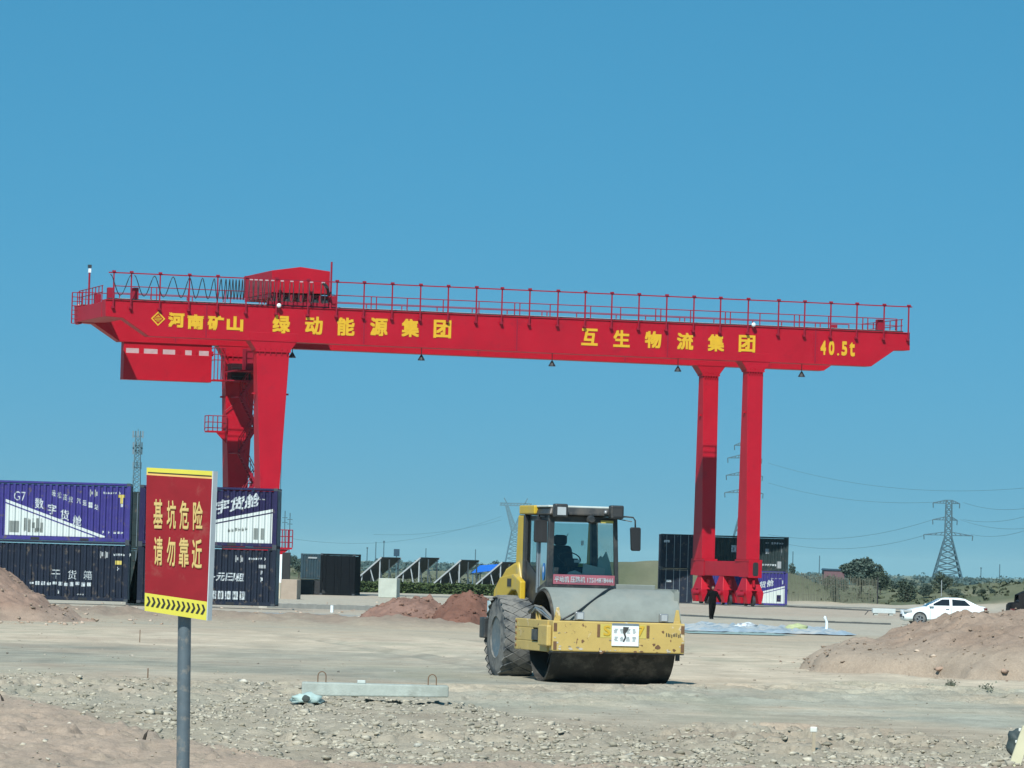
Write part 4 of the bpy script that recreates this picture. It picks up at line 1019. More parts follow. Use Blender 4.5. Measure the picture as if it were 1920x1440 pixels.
# frame round the drum
FY = -1.02; BZ0, BZ1 = .545, 1.045
beam = MB().box(-1.13, 1.13, FY, FY + .26, BZ0, BZ1).build('front_beam', M['rl_worn'], roller, bevel=.018)
MB().box(-1.128, 1.128, FY + .02, FY + .24, BZ0 - .022, BZ0 - .004).build('beam_lip', M['rl_dark'], beam)
for s in (-1, 1):
    x0, x1 = (s * 1.11 - .045, s * 1.11 + .045)
    side = MB().prism([(0, 0), (0, 0)], 0, 0) if False else MB()
    # side plate with a cut-out opening: built of four bars round the hole
    ya, yb = FY + .262, 1.35
    side.box(x0, x1, ya, yb, BZ1 - .14, BZ1 - .0); side.box(x0, x1, ya, yb, BZ0 - .02, BZ0 + .14)
    side.box(x0, x1, ya, ya + .55, BZ0 + .14, BZ1 - .14); side.box(x0, x1, ya + .95, yb, BZ0 + .14, BZ1 - .14)
    sp_ = side.build('side_frame', M['rl_worn'], roller, bevel=.012)
    MB().box(x0 - .02 if s < 0 else x0 - .3, x1 + .3 if s < 0 else x1 + .02, ya + .56, ya + .94, BZ0 + .16, BZ1 - .16).build('motor_cover', M['rl_dark'], sp_)
    MB().box(s * 1.115 - .02, s * 1.115 + .02, ya + .62, ya + .66, BZ1, BZ1 + .2).build('hose_guide', M['rl_worn'], sp_)
    MB().box(s * 1.115 - .02, s * 1.115 + .02, ya + .80, ya + .84, BZ1, BZ1 + .2).build('hose_guide', M['rl_worn'], sp_)
    MB().box(s * 1.115 - .02, s * 1.115 + .02, ya + .62, ya + .84, BZ1 + .19, BZ1 + .23).build('hose_guide', M['rl_worn'], sp_)
    for k in range(5): MB().lathe([(0, .0), (.022, .0), (.022, .018), (0, .018)], (s * (1.11 + .045), yb - .1, BZ0 + .05 + k * .1), (s, 0, 0), 8).build('bolt', M['rust'], sp_)
    for q in (BZ0 + .1, BZ1 - .1): MB().box(s * 1.09 - .028, s * 1.09 + .028, FY - .006, FY + .001, q - .075, q + .06).build('corner_mark', M['rust'], beam)
# step plate corner at the left of the beam
MB().box(-1.22, -1.135, FY + .05, FY + .62, BZ0 + .08, BZ1 - .08).build('corner_bracket', M['rl_worn'], roller, bevel=.02)
# hoses on the left
for k in range(3):
    pts = [(-1.16 + .03 * k, .45 - .1 * k, 1.16), (-1.15, .1 - .08 * k, 1.27 - .03 * k), (-1.12, -.3, 1.24 - .05 * k), (-1.05, -.6, 1.10 - .03 * k), (-1.02, -.7, .98)]
    MB().tube(pts, .022, 8).build('hose', M['galv' if k == 1 else 'rubber'], roller, smooth=True)
# rear cross plate and scraper standing above the drum on the right
MB().box(.46, 1.14, .84, .90, .95, 1.66).build('rear_plate', M['rl_drum'], roller, bevel=.01)
MB().box(1.085, 1.175, -.50, -.47, 1.03, 1.57).build('rear_plate', M['rl_drum'], roller, bevel=.01)
MB().box(1.14, 1.17, -.46, .92, .98, 1.60).build('rear_plate', M['rl_drum'], roller, bevel=.01)
for zz in (1.05, 1.25, 1.42): MB().box(.98, 1.02, .83, .838, zz, zz + .06).build('bolt', M['rl_dark'], roller)
MB().box(-1.06, 1.06, -.86, -.82, .98, 1.06).build('scraper', M['rl_dark'], roller)
# lamps on the beam
for x in (-.66, .78):
    lh = MB().box(x - .07, x + .07, FY + .04, FY + .15, BZ1 + .02, BZ1 + .15).build('work_lamp', M['silver'], roller, bevel=.01)
    MB().box(x - .05, x + .05, FY + .033, FY + .038, BZ1 + .035, BZ1 + .135).build('lamp_glass', M['lamp_glass'], lh)
    MB().box(x - .02, x + .02, FY + .06, FY + .1, BZ1 - .002, BZ1 + .02).build('lamp_foot', M['rl_dark'], lh)
for x in (-1.02, 1.03): MB().prism([(x - .06, BZ1 - .002), (x + .06, BZ1 - .002), (x + .02, BZ1 + .22), (x - .02, BZ1 + .22)], FY + .12, FY + .16).build('lifting_eye', M['rl_worn'], roller, bevel=.006)
MB().tube([(-.98, FY + .1, BZ1 + .0), (-.6, -.72, 1.22), (-.1, -.38, 1.53), (.12, -.1, 1.61), (.3, .35, 1.60)], .017, 8).build('cable', M['cable'], roller, smooth=True)
MB().box(1.02, 1.08, FY + .1, FY + .16, BZ0 - .12, BZ0 - .02).build('drain_pin', M['rl_dark'], roller)
# stickers on the beam
MB().box(-.32, .46, FY - .004, FY - .001, .785, 1.01).build('sticker', M['print_yellow'], beam)
MB().box(-.375, -.33, FY - .01, FY - .001, .795, 1.0).build('sticker_edge', M['rust'], beam); MB().box(.47, .515, FY - .01, FY - .001, .795, 1.0).build('sticker_edge', M['rust'], beam)
M['sticker_letter'] = mat('sticker_letter', (.55, .36, .03), .5)
for ch, x in (('S', -.27), ('7', .31)):
    b = MB(); text_quad(b, ch, (x, FY - .006, .985), (x + .12, FY - .006, .985), (x, FY - .006, .815), .04); b.build('character', M['sticker_letter'], beam)
MB().box(-.13, .33, FY - .022, FY - .012, .655, 1.025).build('notice_board', M['white'], beam)
MB().box(-.13, .33, FY - .026, FY - .0225, .99, 1.025).build('notice_edge', M['galv'], beam)
rnd = random.Random(4)
for r_ in range(2):
    for k in range(4):
        x = -.10 + .105 * k; z = .865 - .13 * r_
        for q in range(4):
            MB().box(x + rnd.random() * .02, x + .05 + rnd.random() * .03, FY - .0255, FY - .0225, z + q * .02, z + q * .02 + .009).build('notice_print', M['grey_print'], beam)
MB().prism([(.06, .97), (.16, .965), (.13, .90), (.10, .86), (.12, .80), (.08, .72), (.06, .73), (.09, .80), (.06, .87)], FY - .027, FY - .0226).build('stain', M['rl_dark'], beam)
for (x, z, w_) in ((-.62, .72, .032), (.66, .64, .05), (.60, .69, .03), (.95, .6, .03), (-.3, .545, .035), (.75, .9, .022), (-.25, .56, .02)):
    pr = [(x + math.cos(a) * w_ * rnd.uniform(.6, 1.2), z + math.sin(a) * w_ * rnd.uniform(.5, 1.1)) for a in [2 * math.pi * k / 9 for k in range(9)]]
    MB().prism(pr, FY - .004, FY + .0).build('rust_patch', M['rust'], beam)
for k in range(34):
    edge = rnd.random()
    if edge < .55: x, z = rnd.uniform(-1.1, 1.1), BZ0 + abs(rnd.gauss(0, .035)) + .012
    elif edge < .75: x, z = rnd.choice((-1, 1)) * (1.12 - abs(rnd.gauss(0, .05)) - .01), rnd.uniform(BZ0 + .03, BZ1 - .03)
    else: x, z = rnd.uniform(-1.08, 1.08), rnd.uniform(BZ0 + .05, BZ1 - .04)
    w_ = rnd.uniform(.008, .03) if edge < .75 else rnd.uniform(.006, .016); n_ = 7
    pr = [(min(max(x + math.cos(2 * math.pi * q / n_) * w_ * rnd.uniform(.5, 2.0), -1.128), 1.128), min(max(z + math.sin(2 * math.pi * q / n_) * w_ * rnd.uniform(.4, 1.0), BZ0 + .002), BZ1 - .002)) for q in range(n_)]
    MB().prism(pr, FY - .003 - .0001 * k, FY + .001).build('paint_chip', M[rnd.choice(('rust', 'chip_pale', 'chip_pale', 'chip_pale', 'chip_grey', 'chip_grey'))], beam)
b = MB()
for k in range(9):
    x = .80 + .03 * k + rnd.random() * .01; b.box(x, x + .014, FY - .004, FY - .001, .80 + rnd.random() * .03, .86 + rnd.random() * .03)
b.build('worn_print', M['rl_dark'], beam)
# tyres: lathe body with diamond lugs
TY, TR, TW = 2.72, .715, .56
prof = [(.36, -.5), (.42, -.47), (.55, -.49), (.66, -.47), (.70, -.40), (.715, -.25), (.72, 0)]
for s in (-1, 1):
    cx_ = s * (1.14 - TW / 2)
    pr = [(r_ / .72 * TR, t * TW) for r_, t in prof]; pr = pr + [(r_, -t) for r_, t in pr[::-1][1:]]
    tyre = MB().lathe(pr, (cx_, TY, TR - .02), (1, 0, 0), 60, closed=True).build('tyre', M['rubber'], roller, smooth=True, auto=50)
    b = MB(); N = 26
    for row in range(-2, 3):
        for k in range(N):
            a0 = 2 * math.pi * (k + (.5 if row % 2 else 0)) / N; da = .5 * 2 * math.pi / N * .95; t0 = row * .135; dt = .129
            rr = {0: TR + .010, 1: TR + .008, 2: TR - .008}[abs(row)]; rb = rr - .025
            pp = []
            for (dA, dT) in ((-da, 0), (0, -dt), (da, 0), (0, dt)):
                for rad in (rb, rr):
                    tt = max(min((t0 + dT), .31), -.31); pp.append((cx_ + tt, TY + math.sin(a0 + dA) * rad, TR - .02 + math.cos(a0 + dA) * rad))
            b.add(pp, [(1, 3, 5, 7), (0, 2, 3, 1), (2, 4, 5, 3), (4, 6, 7, 5), (6, 0, 1, 7)])
    b.build('tread', M['rubber'], tyre, bevel=.006)['kind'] = 'stuff'
    x_o = cx_ + s * TW * .40
    MB().lathe([(.36, .03), (.385, .04), (.385, .0), (.33, -.12), (.29, -.22), (.14, -.22), (.13, -.12), (.0, -.12)], (x_o, TY, TR - .02), (s, 0, 0), 32).build('rim', M['post'], tyre, smooth=True, auto=40)
    for k in range(10):
        a = 2 * math.pi * k / 10
        MB().lathe([(0, -.22), (.018, -.22), (.018, -.19), (0, -.19)], (x_o, TY + math.sin(a) * .2, TR - .02 + math.cos(a) * .2), (s, 0, 0), 6).build('wheel_nut', M['dark_steel'], tyre)
MB().tube([(-.9, TY, TR), (.9, TY, TR)], .13, 14).build('axle', M['rl_dark'], roller)
# chassis between drum and tyres
MB().box(-.55, .55, 1.0, 3.9, .55, 1.0).build('chassis', M['rl_dark'], roller, bevel=.03)
MB().box(-1.0, 1.0, 1.05, 1.25, .55, 1.0).build('yoke', M['rl_worn'], roller, bevel=.02)
# step / tool box left of the tyre
MB().box(-1.19, -1.10, TY + .62, TY + .95, .66, 1.02).build('step_box', M['rl_dark'], roller, bevel=.02)
# cab
CX0, CX1, CY0, CY1, CZ0, CZ1 = -.62, .62, 1.28, 2.75, 1.575, 2.80
def pillar(x, y, x2, y2, w_=.075): return MB().hexa([(x - w_ / 2, y - w_ / 2, CZ0), (x + w_ / 2, y - w_ / 2, CZ0), (x + w_ / 2, y + w_ / 2, CZ0), (x - w_ / 2, y + w_ / 2, CZ0)], [(x2 - w_ / 2, y2 - w_ / 2, CZ1), (x2 + w_ / 2, y2 - w_ / 2, CZ1), (x2 + w_ / 2, y2 + w_ / 2, CZ1), (x2 - w_ / 2, y2 + w_ / 2, CZ1)]).build('cab_pillar', M['rl_dark'], roller, bevel=.012)
pillar(CX0 + .03, CY0 + .03, CX0 + .05, CY0 + .08, .10); pillar(CX1 - .03, CY0 + .03, CX1 - .07, CY0 + .08, .07)
pillar(CX0, CY1, CX0, CY1, .12); pillar(CX1 - .02, CY1, CX1 - .06, CY1, .12)
pillar(CX0 - .01, 1.95, CX0 - .01, 1.97, .05)
MB().box(CX0, CX1, CY0 - .01, CY0 + .04, CZ0, CZ0 + .05).build('window_sill', M['rl_dark'], roller)
fw_ = MB().add([(CX0 + .085, CY0 + .02, CZ0 + .05), (CX1 - .07, CY0 + .02, CZ0 + .05), (CX1 - .11, CY0 + .075, CZ1 - .14), (CX0 + .10, CY0 + .075, CZ1 - .14)], [(0, 1, 2, 3)]).build('windscreen', M['glass'], roller)
MB().add([(CX0 - .005, CY0 + .10, CZ0 + .12), (CX0 - .005, 1.93, CZ0 - .02), (CX0 - .005, 1.93, CZ1 - .08), (CX0 - .005, CY0 + .12, CZ1 - .1)], [(0, 1, 2, 3)]).build('side_window', M['glass'], roller)
MB().add([(CX0 - .005, 1.98, CZ0 + .2), (CX0 - .005, CY1 - .06, CZ0 + .46), (CX0 - .005, CY1 - .06, CZ1 - .08), (CX0 - .005, 1.98, CZ1 - .08)], [(0, 1, 2, 3)]).build('side_window', M['glass'], roller)
MB().add([(CX1 - .02, CY0 + .10, CZ0 + .1), (CX1 - .02, CY1 - .06, CZ0 + .1), (CX1 - .07, CY1 - .06, CZ1 - .08), (CX1 - .08, CY0 + .12, CZ1 - .1)], [(0, 1, 2, 3)]).build('side_window', M['glass'], roller)
MB().add([(CX0 + .1, CY1, CZ0 + .37), (CX1 - .1, CY1, CZ0 + .37), (CX1 - .1, CY1, CZ1 - .12), (CX0 + .1, CY1, CZ1 - .12)], [(0, 1, 2, 3)]).build('rear_window', M['glass'], roller)
# lower door wedge: dark sheet under the left windows, cut on the slant
MB().prism([(CY0 + .08, CZ0 - .25), (CY0 + .08, CZ0 + .11), (1.93, CZ0 - .03), (1.99, CZ0 + .19), (CY1 - .05, CZ0 + .45), (CY1 + .05, CZ0 + .45), (CY1 + .05, CZ0 - .25)], 0, .03).xf(Matrix(((0, 1, 0, CX0 - .02), (1, 0, 0, 0), (0, 0, 1, 0), (0, 0, 0, 1)))).build('door_panel', M['rl_dark'], roller)
MB().box(CX0 - .035, CX0 - .01, 1.90, 1.96, CZ0 - .1, CZ1 - .15).build('door_edge', M['galv'], roller)
MB().box(CX0, CX1, CY0, CY1, CZ0 - .30, CZ0 - .02).build('cab_floor', M['rl_dark'], roller, bevel=.02)
MB().box(CX0 + .05, CX1 - .05, CY1 - .02, CY1 + .06, CZ0, CZ0 + .36).build('rear_wall', M['rl_inside'], roller)
MB().box(CX0 + .02, CX1 - .04, CY0 + .05, CY1, CZ1 - .10, CZ1 - .01).build('headliner', M['rl_dark'], roller)
roof = MB().hexa([(CX0 - .04, CY0 - .10, CZ1), (CX1 + .0, CY0 - .10, CZ1), (CX1 + .0, CY1 + .15, CZ1), (CX0 - .04, CY1 + .15, CZ1)],
                 [(CX0 - .0, CY0 - .06, CZ1 + .13), (CX1 - .04, CY0 - .06, CZ1 + .13), (CX1 - .04, CY1 + .1, CZ1 + .13), (CX0 - .0, CY1 + .1, CZ1 + .13)]).build('roof', M['rl_dark'], roller, bevel=.03)
MB().box(CX0 - .03, CX1 - .03, CY0 - .02, CY1 + .05, CZ1 + .131, CZ1 + .165).build('roof_cover', M['paper'], roof, bevel=.01)
MB().box(CX0 - .075, CX0 + .1, 2.05, CY1 + .30, CZ1 + .015, CZ1 + .165).build('roof_side', M['rl_yellow'], roof, bevel=.02)
MB().box(CX1 - .12, CX1 + .06, 1.6, CY1 + .30, CZ1 + .015, CZ1 + .15).build('roof_side', M['rl_yellow'], roof, bevel=.02)
for x in (CX0 + .13, CX1 - .13):
    lb = MB().box(x - .115, x + .115, CY0 - .28, CY0 - .10, CZ1 - .04, CZ1 + .19).build('roof_lamp', M['rl_dark'], roof, bevel=.025)
    MB().box(x - .075, x + .075, CY0 - .288, CY0 - .281, CZ1 + .0, CZ1 + .135).build('lamp_glass', M['lamp_glass' if x < 0 else 'rl_inside'], lb)
MB().lathe([(0, 0), (.03, .0), (.04, .05), (.0, .06)], (.32, CY0 - .12, CZ1 + .06), (0, -1, .2), 12).build('side_lamp', M['silver'], roof, smooth=True)
MB().lathe([(.05, 0), (.07, .04), (.07, .10), (.05, .13), (0, .13)], (.06, CY0 - .08, CZ1 - .06), (0, -1, 0), 12).build('horn', M['rl_dark'], roof)
MB().box(.28, .50, CY0 + .00, CY0 + .03, CZ1 - .115, CZ1 - .07).build('sun_visor_strip', M['print_yellow'], roof)
# mirrors
MB().tube([(CX1 - .05, CY0 + .1, CZ1 - -0.005), (CX1 + .1, CY0 - .05, CZ1 - -0.005), (CX1 + .20, CY0 - .1, CZ1 - 0.005), (CX1 + .235, CY0 - .1, CZ1 - 0.055), (CX1 + .24, CY0 - .1, CZ1 - 0.175)], .014, 8).build('mirror_arm', M['rl_dark'], roller, smooth=True)
MB().tube([(CX1 - .04, CY0 + .08, CZ1 - 0.035), (CX1 + .19, CY0 - .06, CZ1 - 0.075)], .009, 6).build('mirror_arm', M['rl_dark'], roller)
mirror = MB().prism([(CX1 + .15, CZ1 - 0.195), (CX1 + .165, CZ1 - 0.170), (CX1 + .31, CZ1 - 0.170), (CX1 + .325, CZ1 - 0.195), (CX1 + .33, CZ1 - 0.545), (CX1 + .315, CZ1 - 0.570), (CX1 + .19, CZ1 - 0.570), (CX1 + .17, CZ1 - 0.545)], CY0 - .16, CY0 - .07).build('mirror', M['black'], roller, bevel=.012)
MB().prism([(CX0 - 0.130, CZ1 - 0.080), (CX0 - -0.040, CZ1 - 0.080), (CX0 - -0.040, CZ1 - 0.440), (CX0 - -0.020, CZ1 - 0.470), (CX0 - 0.110, CZ1 - 0.470), (CX0 - 0.130, CZ1 - 0.440)], CY0 + .45, CY0 + .55).build('mirror', M['black'], roller, bevel=.012)
MB().tube([(CX0, CY0 + .3, CZ1 - 0.030), (CX0 - 0.040, CY0 + .46, CZ1 - 0.030), (CX0 - 0.040, CY0 + .5, CZ1 - 0.110)], .014, 6).build('mirror_arm', M['rl_dark'], roller)
# inside: seat, wheel, column, levers, rag, papers
seat = MB().box(-.34, .18, 2.05, 2.5, CZ0 - .1, CZ0 + .34).build('seat', M['seat'], roller, bevel=.06)
MB().hexa([(-.34, 2.40, CZ0 + .2), (.18, 2.40, CZ0 + .2), (.18, 2.55, CZ0 + .2), (-.34, 2.55, CZ0 + .2)], [(-.28, 2.5, CZ0 + .72), (.12, 2.5, CZ0 + .72), (.12, 2.62, CZ0 + .72), (-.28, 2.62, CZ0 + .72)]).build('backrest', M['seat'], seat, bevel=.06)
MB().box(-.20, .04, 2.5, 2.6, CZ0 + .72, CZ0 + .9).build('headrest', M['seat'], seat, bevel=.05)
MB().lathe([(.19, -.012), (.205, 0), (.19, .012), (.175, 0)], (-.14, 1.72, CZ0 + .50), (0, -.55, .83), 28, closed=True).build('steering_wheel', M['rl_dark'], roller, smooth=True)
MB().tube([(-.14, 1.72, CZ0 + .49), (-.14, 1.6, CZ0 + .2), (-.14, 1.52, CZ0 - .02)], [.03, .06, .09], 10).build('steering_column', M['rl_dark'], roller)
MB().box(-.25, -.02, 1.55, 1.66, CZ0 + .36, CZ0 + .50).build('dashboard', M['rl_inside'], roller, bevel=.02)
MB().box(-.10, .0, 1.54, 1.549, CZ0 + .43, CZ0 + .48).build('gauge', M['lamp_glass'], roller)
MB().box(.20, .54, 1.7, 2.5, CZ0, CZ0 + .34).build('side_console', M['rl_inside'], roller, bevel=.03)
MB().box(-.6, .5, 1.35, 1.45, CZ0 - .0, CZ0 + .12).build('front_ledge', M['rl_inside'], roller)
MB().prism([(.0, CZ0 + .20), (.02, CZ0 + .42), (.40, CZ0 + .34), (.40, CZ0 + .20)], CY0 + .10, CY0 + .12).build('papers', M['paper'], roller)
bm_ = MB()
pr = [(.27, .2), (.29, .50), (.33, .56), (.37, .53), (.43, .64), (.46, .55), (.50, .45), (.53, .3), (.55, .2)]
bm_.prism([(a, CZ0 + c) for a, c in pr], CY0 + .13, CY0 + .17); bm_.build('rag', M['cloth'], roller, bevel=.012)
MB().prism([(-.27, CZ0 + .2), (-.22, CZ0 + .27), (-.12, CZ0 + .30), (.0, CZ0 + .25), (.02, CZ0 + .2)], CY0 + .10, CY0 + .15).build('rag', M['paper'], roller, bevel=.01)
MB().prism([(-.53, CZ0 + .22), (-.53, CZ0 + .62), (-.45, CZ0 + .52), (-.44, CZ0 + .24), (-.36, CZ0 + .2)], CY0 + .3, CY0 + .34).build('rag', M['paper'], roller, bevel=.01)
MB().box(-.02, .02, CY0 + .12, CY0 + .14, CZ1 - .5, CZ1 - .42).build('inside_mirror', M['white'], roller)
MB().tube([(.1, CY1 - .05, CZ1 - .3), (-.05, CY1 - .05, CZ1 - .55)], .006, 5).build('wire', M['rl_dark'], roller)
MB().lathe([(0, 0), (.075, 0), (.075, .004), (0, .004)], (0, 0, 0), (-1, 0, 0), 24).xf(Matrix.Translation((CX0 - .012, 1.55, CZ0 + .26)) @ Matrix.Diagonal((1, 1.0, 2.0, 1))).build('sticker', M['blue_sticker'], roller)
MB().lathe([(0, 0), (.035, 0), (.035, .002), (0, .002)], (0, 0, 0), (-1, 0, 0), 20).xf(Matrix.Translation((CX0 - .0165, 1.55, CZ0 + .30)) @ Matrix.Diagonal((1, 1.0, 1.6, 1))).build('sticker', M['print'], roller)
# phone banner below the windscreen
bz0, bz1 = CZ0 + .06, CZ0 + .225
ban = MB().box(CX0 + .085, CX1 - .075, CY0 - .012, CY0 - .004, bz0, bz1).build('banner', M['banner'], roller)
b = MB(); text_quad(b, '平地机 压路机 13514878444', (CX0 + .11, CY0 - .014, bz1 - .03), (CX1 - .10, CY0 - .014, bz1 - .03), (CX0 + .11, CY0 - .014, bz0 + .03), .02); b.build('lettering', M['print'], ban)
# yellow body behind the cab: pillar and hood with the wheel arch
MB().hexa([(CX0 - .06, CY1 + .06, 1.2), (CX0 + .06, CY1 + .06, 1.2), (CX0 + .06, CY1 + .6, 1.2), (CX0 - .06, CY1 + .6, 1.2)], [(CX0 - .06, CY1 + .04, CZ1 + .0), (CX0 + .06, CY1 + .04, CZ1 + .0), (CX0 + .06, CY1 + .42, CZ1 + .0), (CX0 - .06, CY1 + .42, CZ1 + .0)]).build('rear_pillar', M['rl_yellow'], roller, bevel=.03)
MB().hexa([(CX1 - .1, CY1 + .06, 1.2), (CX1 - .02, CY1 + .06, 1.2), (CX1 - .02, CY1 + .34, 1.2), (CX1 - .1, CY1 + .34, 1.2)], [(CX1 - .1, CY1 + .04, CZ1), (CX1 - .02, CY1 + .04, CZ1), (CX1 - .02, CY1 + .20, CZ1), (CX1 - .1, CY1 + .20, CZ1)]).build('rear_pillar', M['rl_yellow'], roller, bevel=.03)
arch = [(2.72 + math.cos(a) * .60, .74 + math.sin(a) * .74) for a in [math.pi * (.18 + .64 * k / 12) for k in range(13)]]
hood = [(CY1 - .38, 1.22), (CY1 - .35, 1.40), (CY1 + .1, 1.60), (CY1 + .30, 2.10), (CY1 + .55, 2.02), (CY1 + 1.0, 1.92), (CY1 + 1.55, 1.68), (CY1 + 1.75, 1.25), (CY1 + 1.75, .95), (CY1 + .62, .95)] + arch[::1]
hood = [(CY1 + .02, 1.28), (CY1 + .02, 1.66), (CY1 + .22, 2.0), (CY1 + .5, 1.98), (CY1 + 1.05, 1.88), (CY1 + 1.5, 1.66), (CY1 + 1.70, 1.2), (CY1 + 1.72, .92), (CY1 + .78, .92), (CY1 + .70, 1.20), (CY1 + .48, 1.44), (CY1 + .22, 1.50)]
HM = Matrix(((0, 1, 0, 0), (1, 0, 0, 0), (0, 0, 1, 0), (0, 0, 0, 1)))
hd = MB().prism(hood, -.72, .72).xf(HM).build('engine_hood', M['rl_yellow'], roller, bevel=.06)
# fender over the tyre, left and right
for s in (-1, 1):
    fe = [(CY1 - .42, 1.05), (CY1 - .42, 1.62), (CY1 - .05, 1.62), (CY1 + .62, 1.56), (CY1 + 1.2, 1.50), (CY1 + 1.55, 1.3), (CY1 + 1.62, 1.0), (CY1 + 1.50, 1.0), (CY1 + 1.3, 1.30), (CY1 + .9, 1.44)] + [(TY + math.cos(a) * .80, TR + math.sin(a) * .80) for a in [math.pi * (.30 + .45 * k / 8) for k in range(9)]] 
    MB().prism([(CY1 - .30, 1.06), (CY1 - .30, 1.66), (CY1 + .2, 1.78), (CY1 + 1.1, 1.72), (CY1 + 1.5, 1.5), (CY1 + 1.6, 1.1), (CY1 + 1.02, 1.05), (CY1 + .85, 1.25), (CY1 + .6, 1.40), (CY1 + .3, 1.50), (CY1 - .02, 1.50), (CY1 - .16, 1.42), (CY1 - .22, 1.06)], .70, .80).xf(Matrix(((0, s, 0, 0), (1, 0, 0, 0), (0, 0, 1, 0), (0, 0, 0, 1)))).build('fender', M['rl_yellow'], roller, bevel=.02)
    for k in range(4):
        MB().box(s * .805 - .006, s * .805 + .006, CY1 + .30 + k * .07, CY1 + .34 + k * .07, 1.56, 1.70).build('vent_slot', M['rl_dark'], hd)
    MB().box(s * .83 - .05, s * .83 + .05, CY1 + 1.45, CY1 + 1.62, .95, 1.3).build('rear_light_plate', M['sky_plate'], roller)
# ================================================================== white saloon car
M['car_white'] = mat('car_white', (.70, .77, .77), .3, var=.02)
M['car_glass'] = mat('car_glass', (.012, .016, .02), .08, var=.0, spec=.6)
M['trim'] = mat('car_trim', (.02, .02, .022), .5)
M['car_dark'] = mat('dark_car_paint', (.006, .006, .007), .7, spec=.15)
M['tail'] = mat('tail_lamp', (.10, .012, .012), .3)
def car(loc, rz, label, paint, name='saloon_car', tall=0.0):
    """car along local x, nose at -x; sections give half widths and heights"""
    c = thing(name, loc, rz, label, 'car')
    H = tall; GL = 'car_glass' if not tall else 'trim'
    # lower body profile: x, bottom z, shoulder z, half width
    st = [(-2.20, .34, .52, .55), (-2.12, .24, .66, .70), (-1.95, .20, .74, .80), (-1.55, .19, .86, .85), (-1.05, .19, .96, .865), (-.4, .19, 1.0, .87), (.5, .19, 1.02, .87), (1.2, .19, 1.04, .865), (1.75, .20, 1.05, .84), (2.08, .24, 1.02, .78), (2.20, .36, .92, .66)]
    vs = []; fs = []
    for x, z0, z1, w in st:
        z1 += H * .4
        ring = [(-w * .82, z0), (-w, z0 + .14), (-w, (z0 + z1) / 2), (-w * .985, z1 - .10), (-w * .9, z1), (0, z1 + .03), (w * .9, z1), (w * .985, z1 - .10), (w, (z0 + z1) / 2), (w, z0 + .14), (w * .82, z0)]
        vs += [(x, y, z) for y, z in ring]
    n = 11
    for i in range(len(st) - 1):
        for k in range(n): fs.append((i * n + k, (i + 1) * n + k, (i + 1) * n + (k + 1) % n, i * n + (k + 1) % n))
    fs += [tuple(range(n)), tuple(range((len(st) - 1) * n, len(st) * n))[::-1]]
    body = MB().add(vs, fs).build('body', paint, c, smooth=True, auto=45)
    # greenhouse
    ro = [(-1.02, .97), (-.22, 1.40), (.05, 1.45), (.75, 1.455), (1.05, 1.41), (1.78, 1.06)]
    ro = [(x, z + H) for x, z in ro] if H else ro
    vs = []; fs = []
    for x, z in ro:
        zb = 1.0 + H * .4; wb, wt = .80, .58 if z > 1.2 else .78
        vs += [(x, -wb, min(zb, z)), (x, -wt, z), (x, 0, z + .02), (x, wt, z), (x, wb, min(zb, z))]
    for i in range(len(ro) - 1):
        for k in range(4): fs.append((i * 5 + k, (i + 1) * 5 + k, (i + 1) * 5 + k + 1, i * 5 + k + 1))
    MB().add(vs, fs).build('roof', paint, c, smooth=True, auto=40)
    zb = 1.03 + H * .4
    def side(pts, s, name='side_window', m=None, push=.012):
        # points on the slanted side plane between the shoulder and the roof edge
        q = []
        for x, z in pts:
            t = (z - 1.0 - H * .4) / (.45 + H * .6); y = .80 - .22 * min(max(t, 0), 1); q.append((x, s * (y + push), z))
        return MB().add(q, [tuple(range(len(q)))]).build(name, M[m or GL], c)
    for s in (-1, 1):
        side([(-.78, zb + .02), (.22, zb + .02), (.22, 1.38 + H), (-.16, 1.37 + H)], s)
        side([(.36, zb + .02), (1.32, zb + .04), (1.02, 1.34 + H), (.36, 1.385 + H)], s)
        for x0 in (.29, 1.28 if False else -.86):
            pass
        for x in (.30, -.80, 1.18): MB().box(x - .006, x + .006, s * .872 - .003, s * .872 + .003, .32, .98).build('door_seam', M['trim'], body)
        for x in (.12, 1.05): MB().box(x - .11, x + .07, s * .885 - .012, s * .885 + .012, .86, .89).build('door_handle', M['galv'], body)
        MB().box(-.86, -.64, s * .90 - .07, s * .90 + .09, .98 + H * .4, 1.12 + H * .4).build('wing_mirror', paint, c, bevel=.03)
        MB().box(-2.16, -1.72, s * .72 - .12, s * .72 + .10, .66, .78).build('headlight', M['lamp_glass'], c, bevel=.03)
        MB().box(1.98, 2.20, s * .68 - .1, s * .68 + .12, .76, .98).build('tail_light', M['tail'], c, bevel=.03)
        MB().box(-2.17, -1.98, s * .55 - .14, s * .55 + .16, .36, .46).build('fog_lamp', M['trim'], c)
        for x in (-1.33, 1.33):
            MB().lathe([(0, -.012), (.37, -.012), (.37, .012), (0, .012)], (x, s * .868, .34), (0, s, 0), 28).build('wheel_arch', M['trim'], body)
            w = MB().lathe([(.20, -.10), (.29, -.10), (.315, -.07), (.315, .07), (.29, .10), (.2, .10)], (x, s * .80, .315), (0, s, 0), 26, closed=True).build('wheel', M['rubber'], c, smooth=True, auto=40)
            b = MB()
            for k in range(5):
                a = 2 * math.pi * k / 5; b.bar((x, s * .895, .315), (x + math.cos(a) * .2, s * .895, .315 + math.sin(a) * .2), .05, .02, up=(0, 1, 0))
            b.lathe([(.185, -.02), (.21, -.02), (.21, .02), (.185, .02)], (x, s * .885, .315), (0, s, 0), 24, closed=True)
            b.build('rim', M['silver'], w)
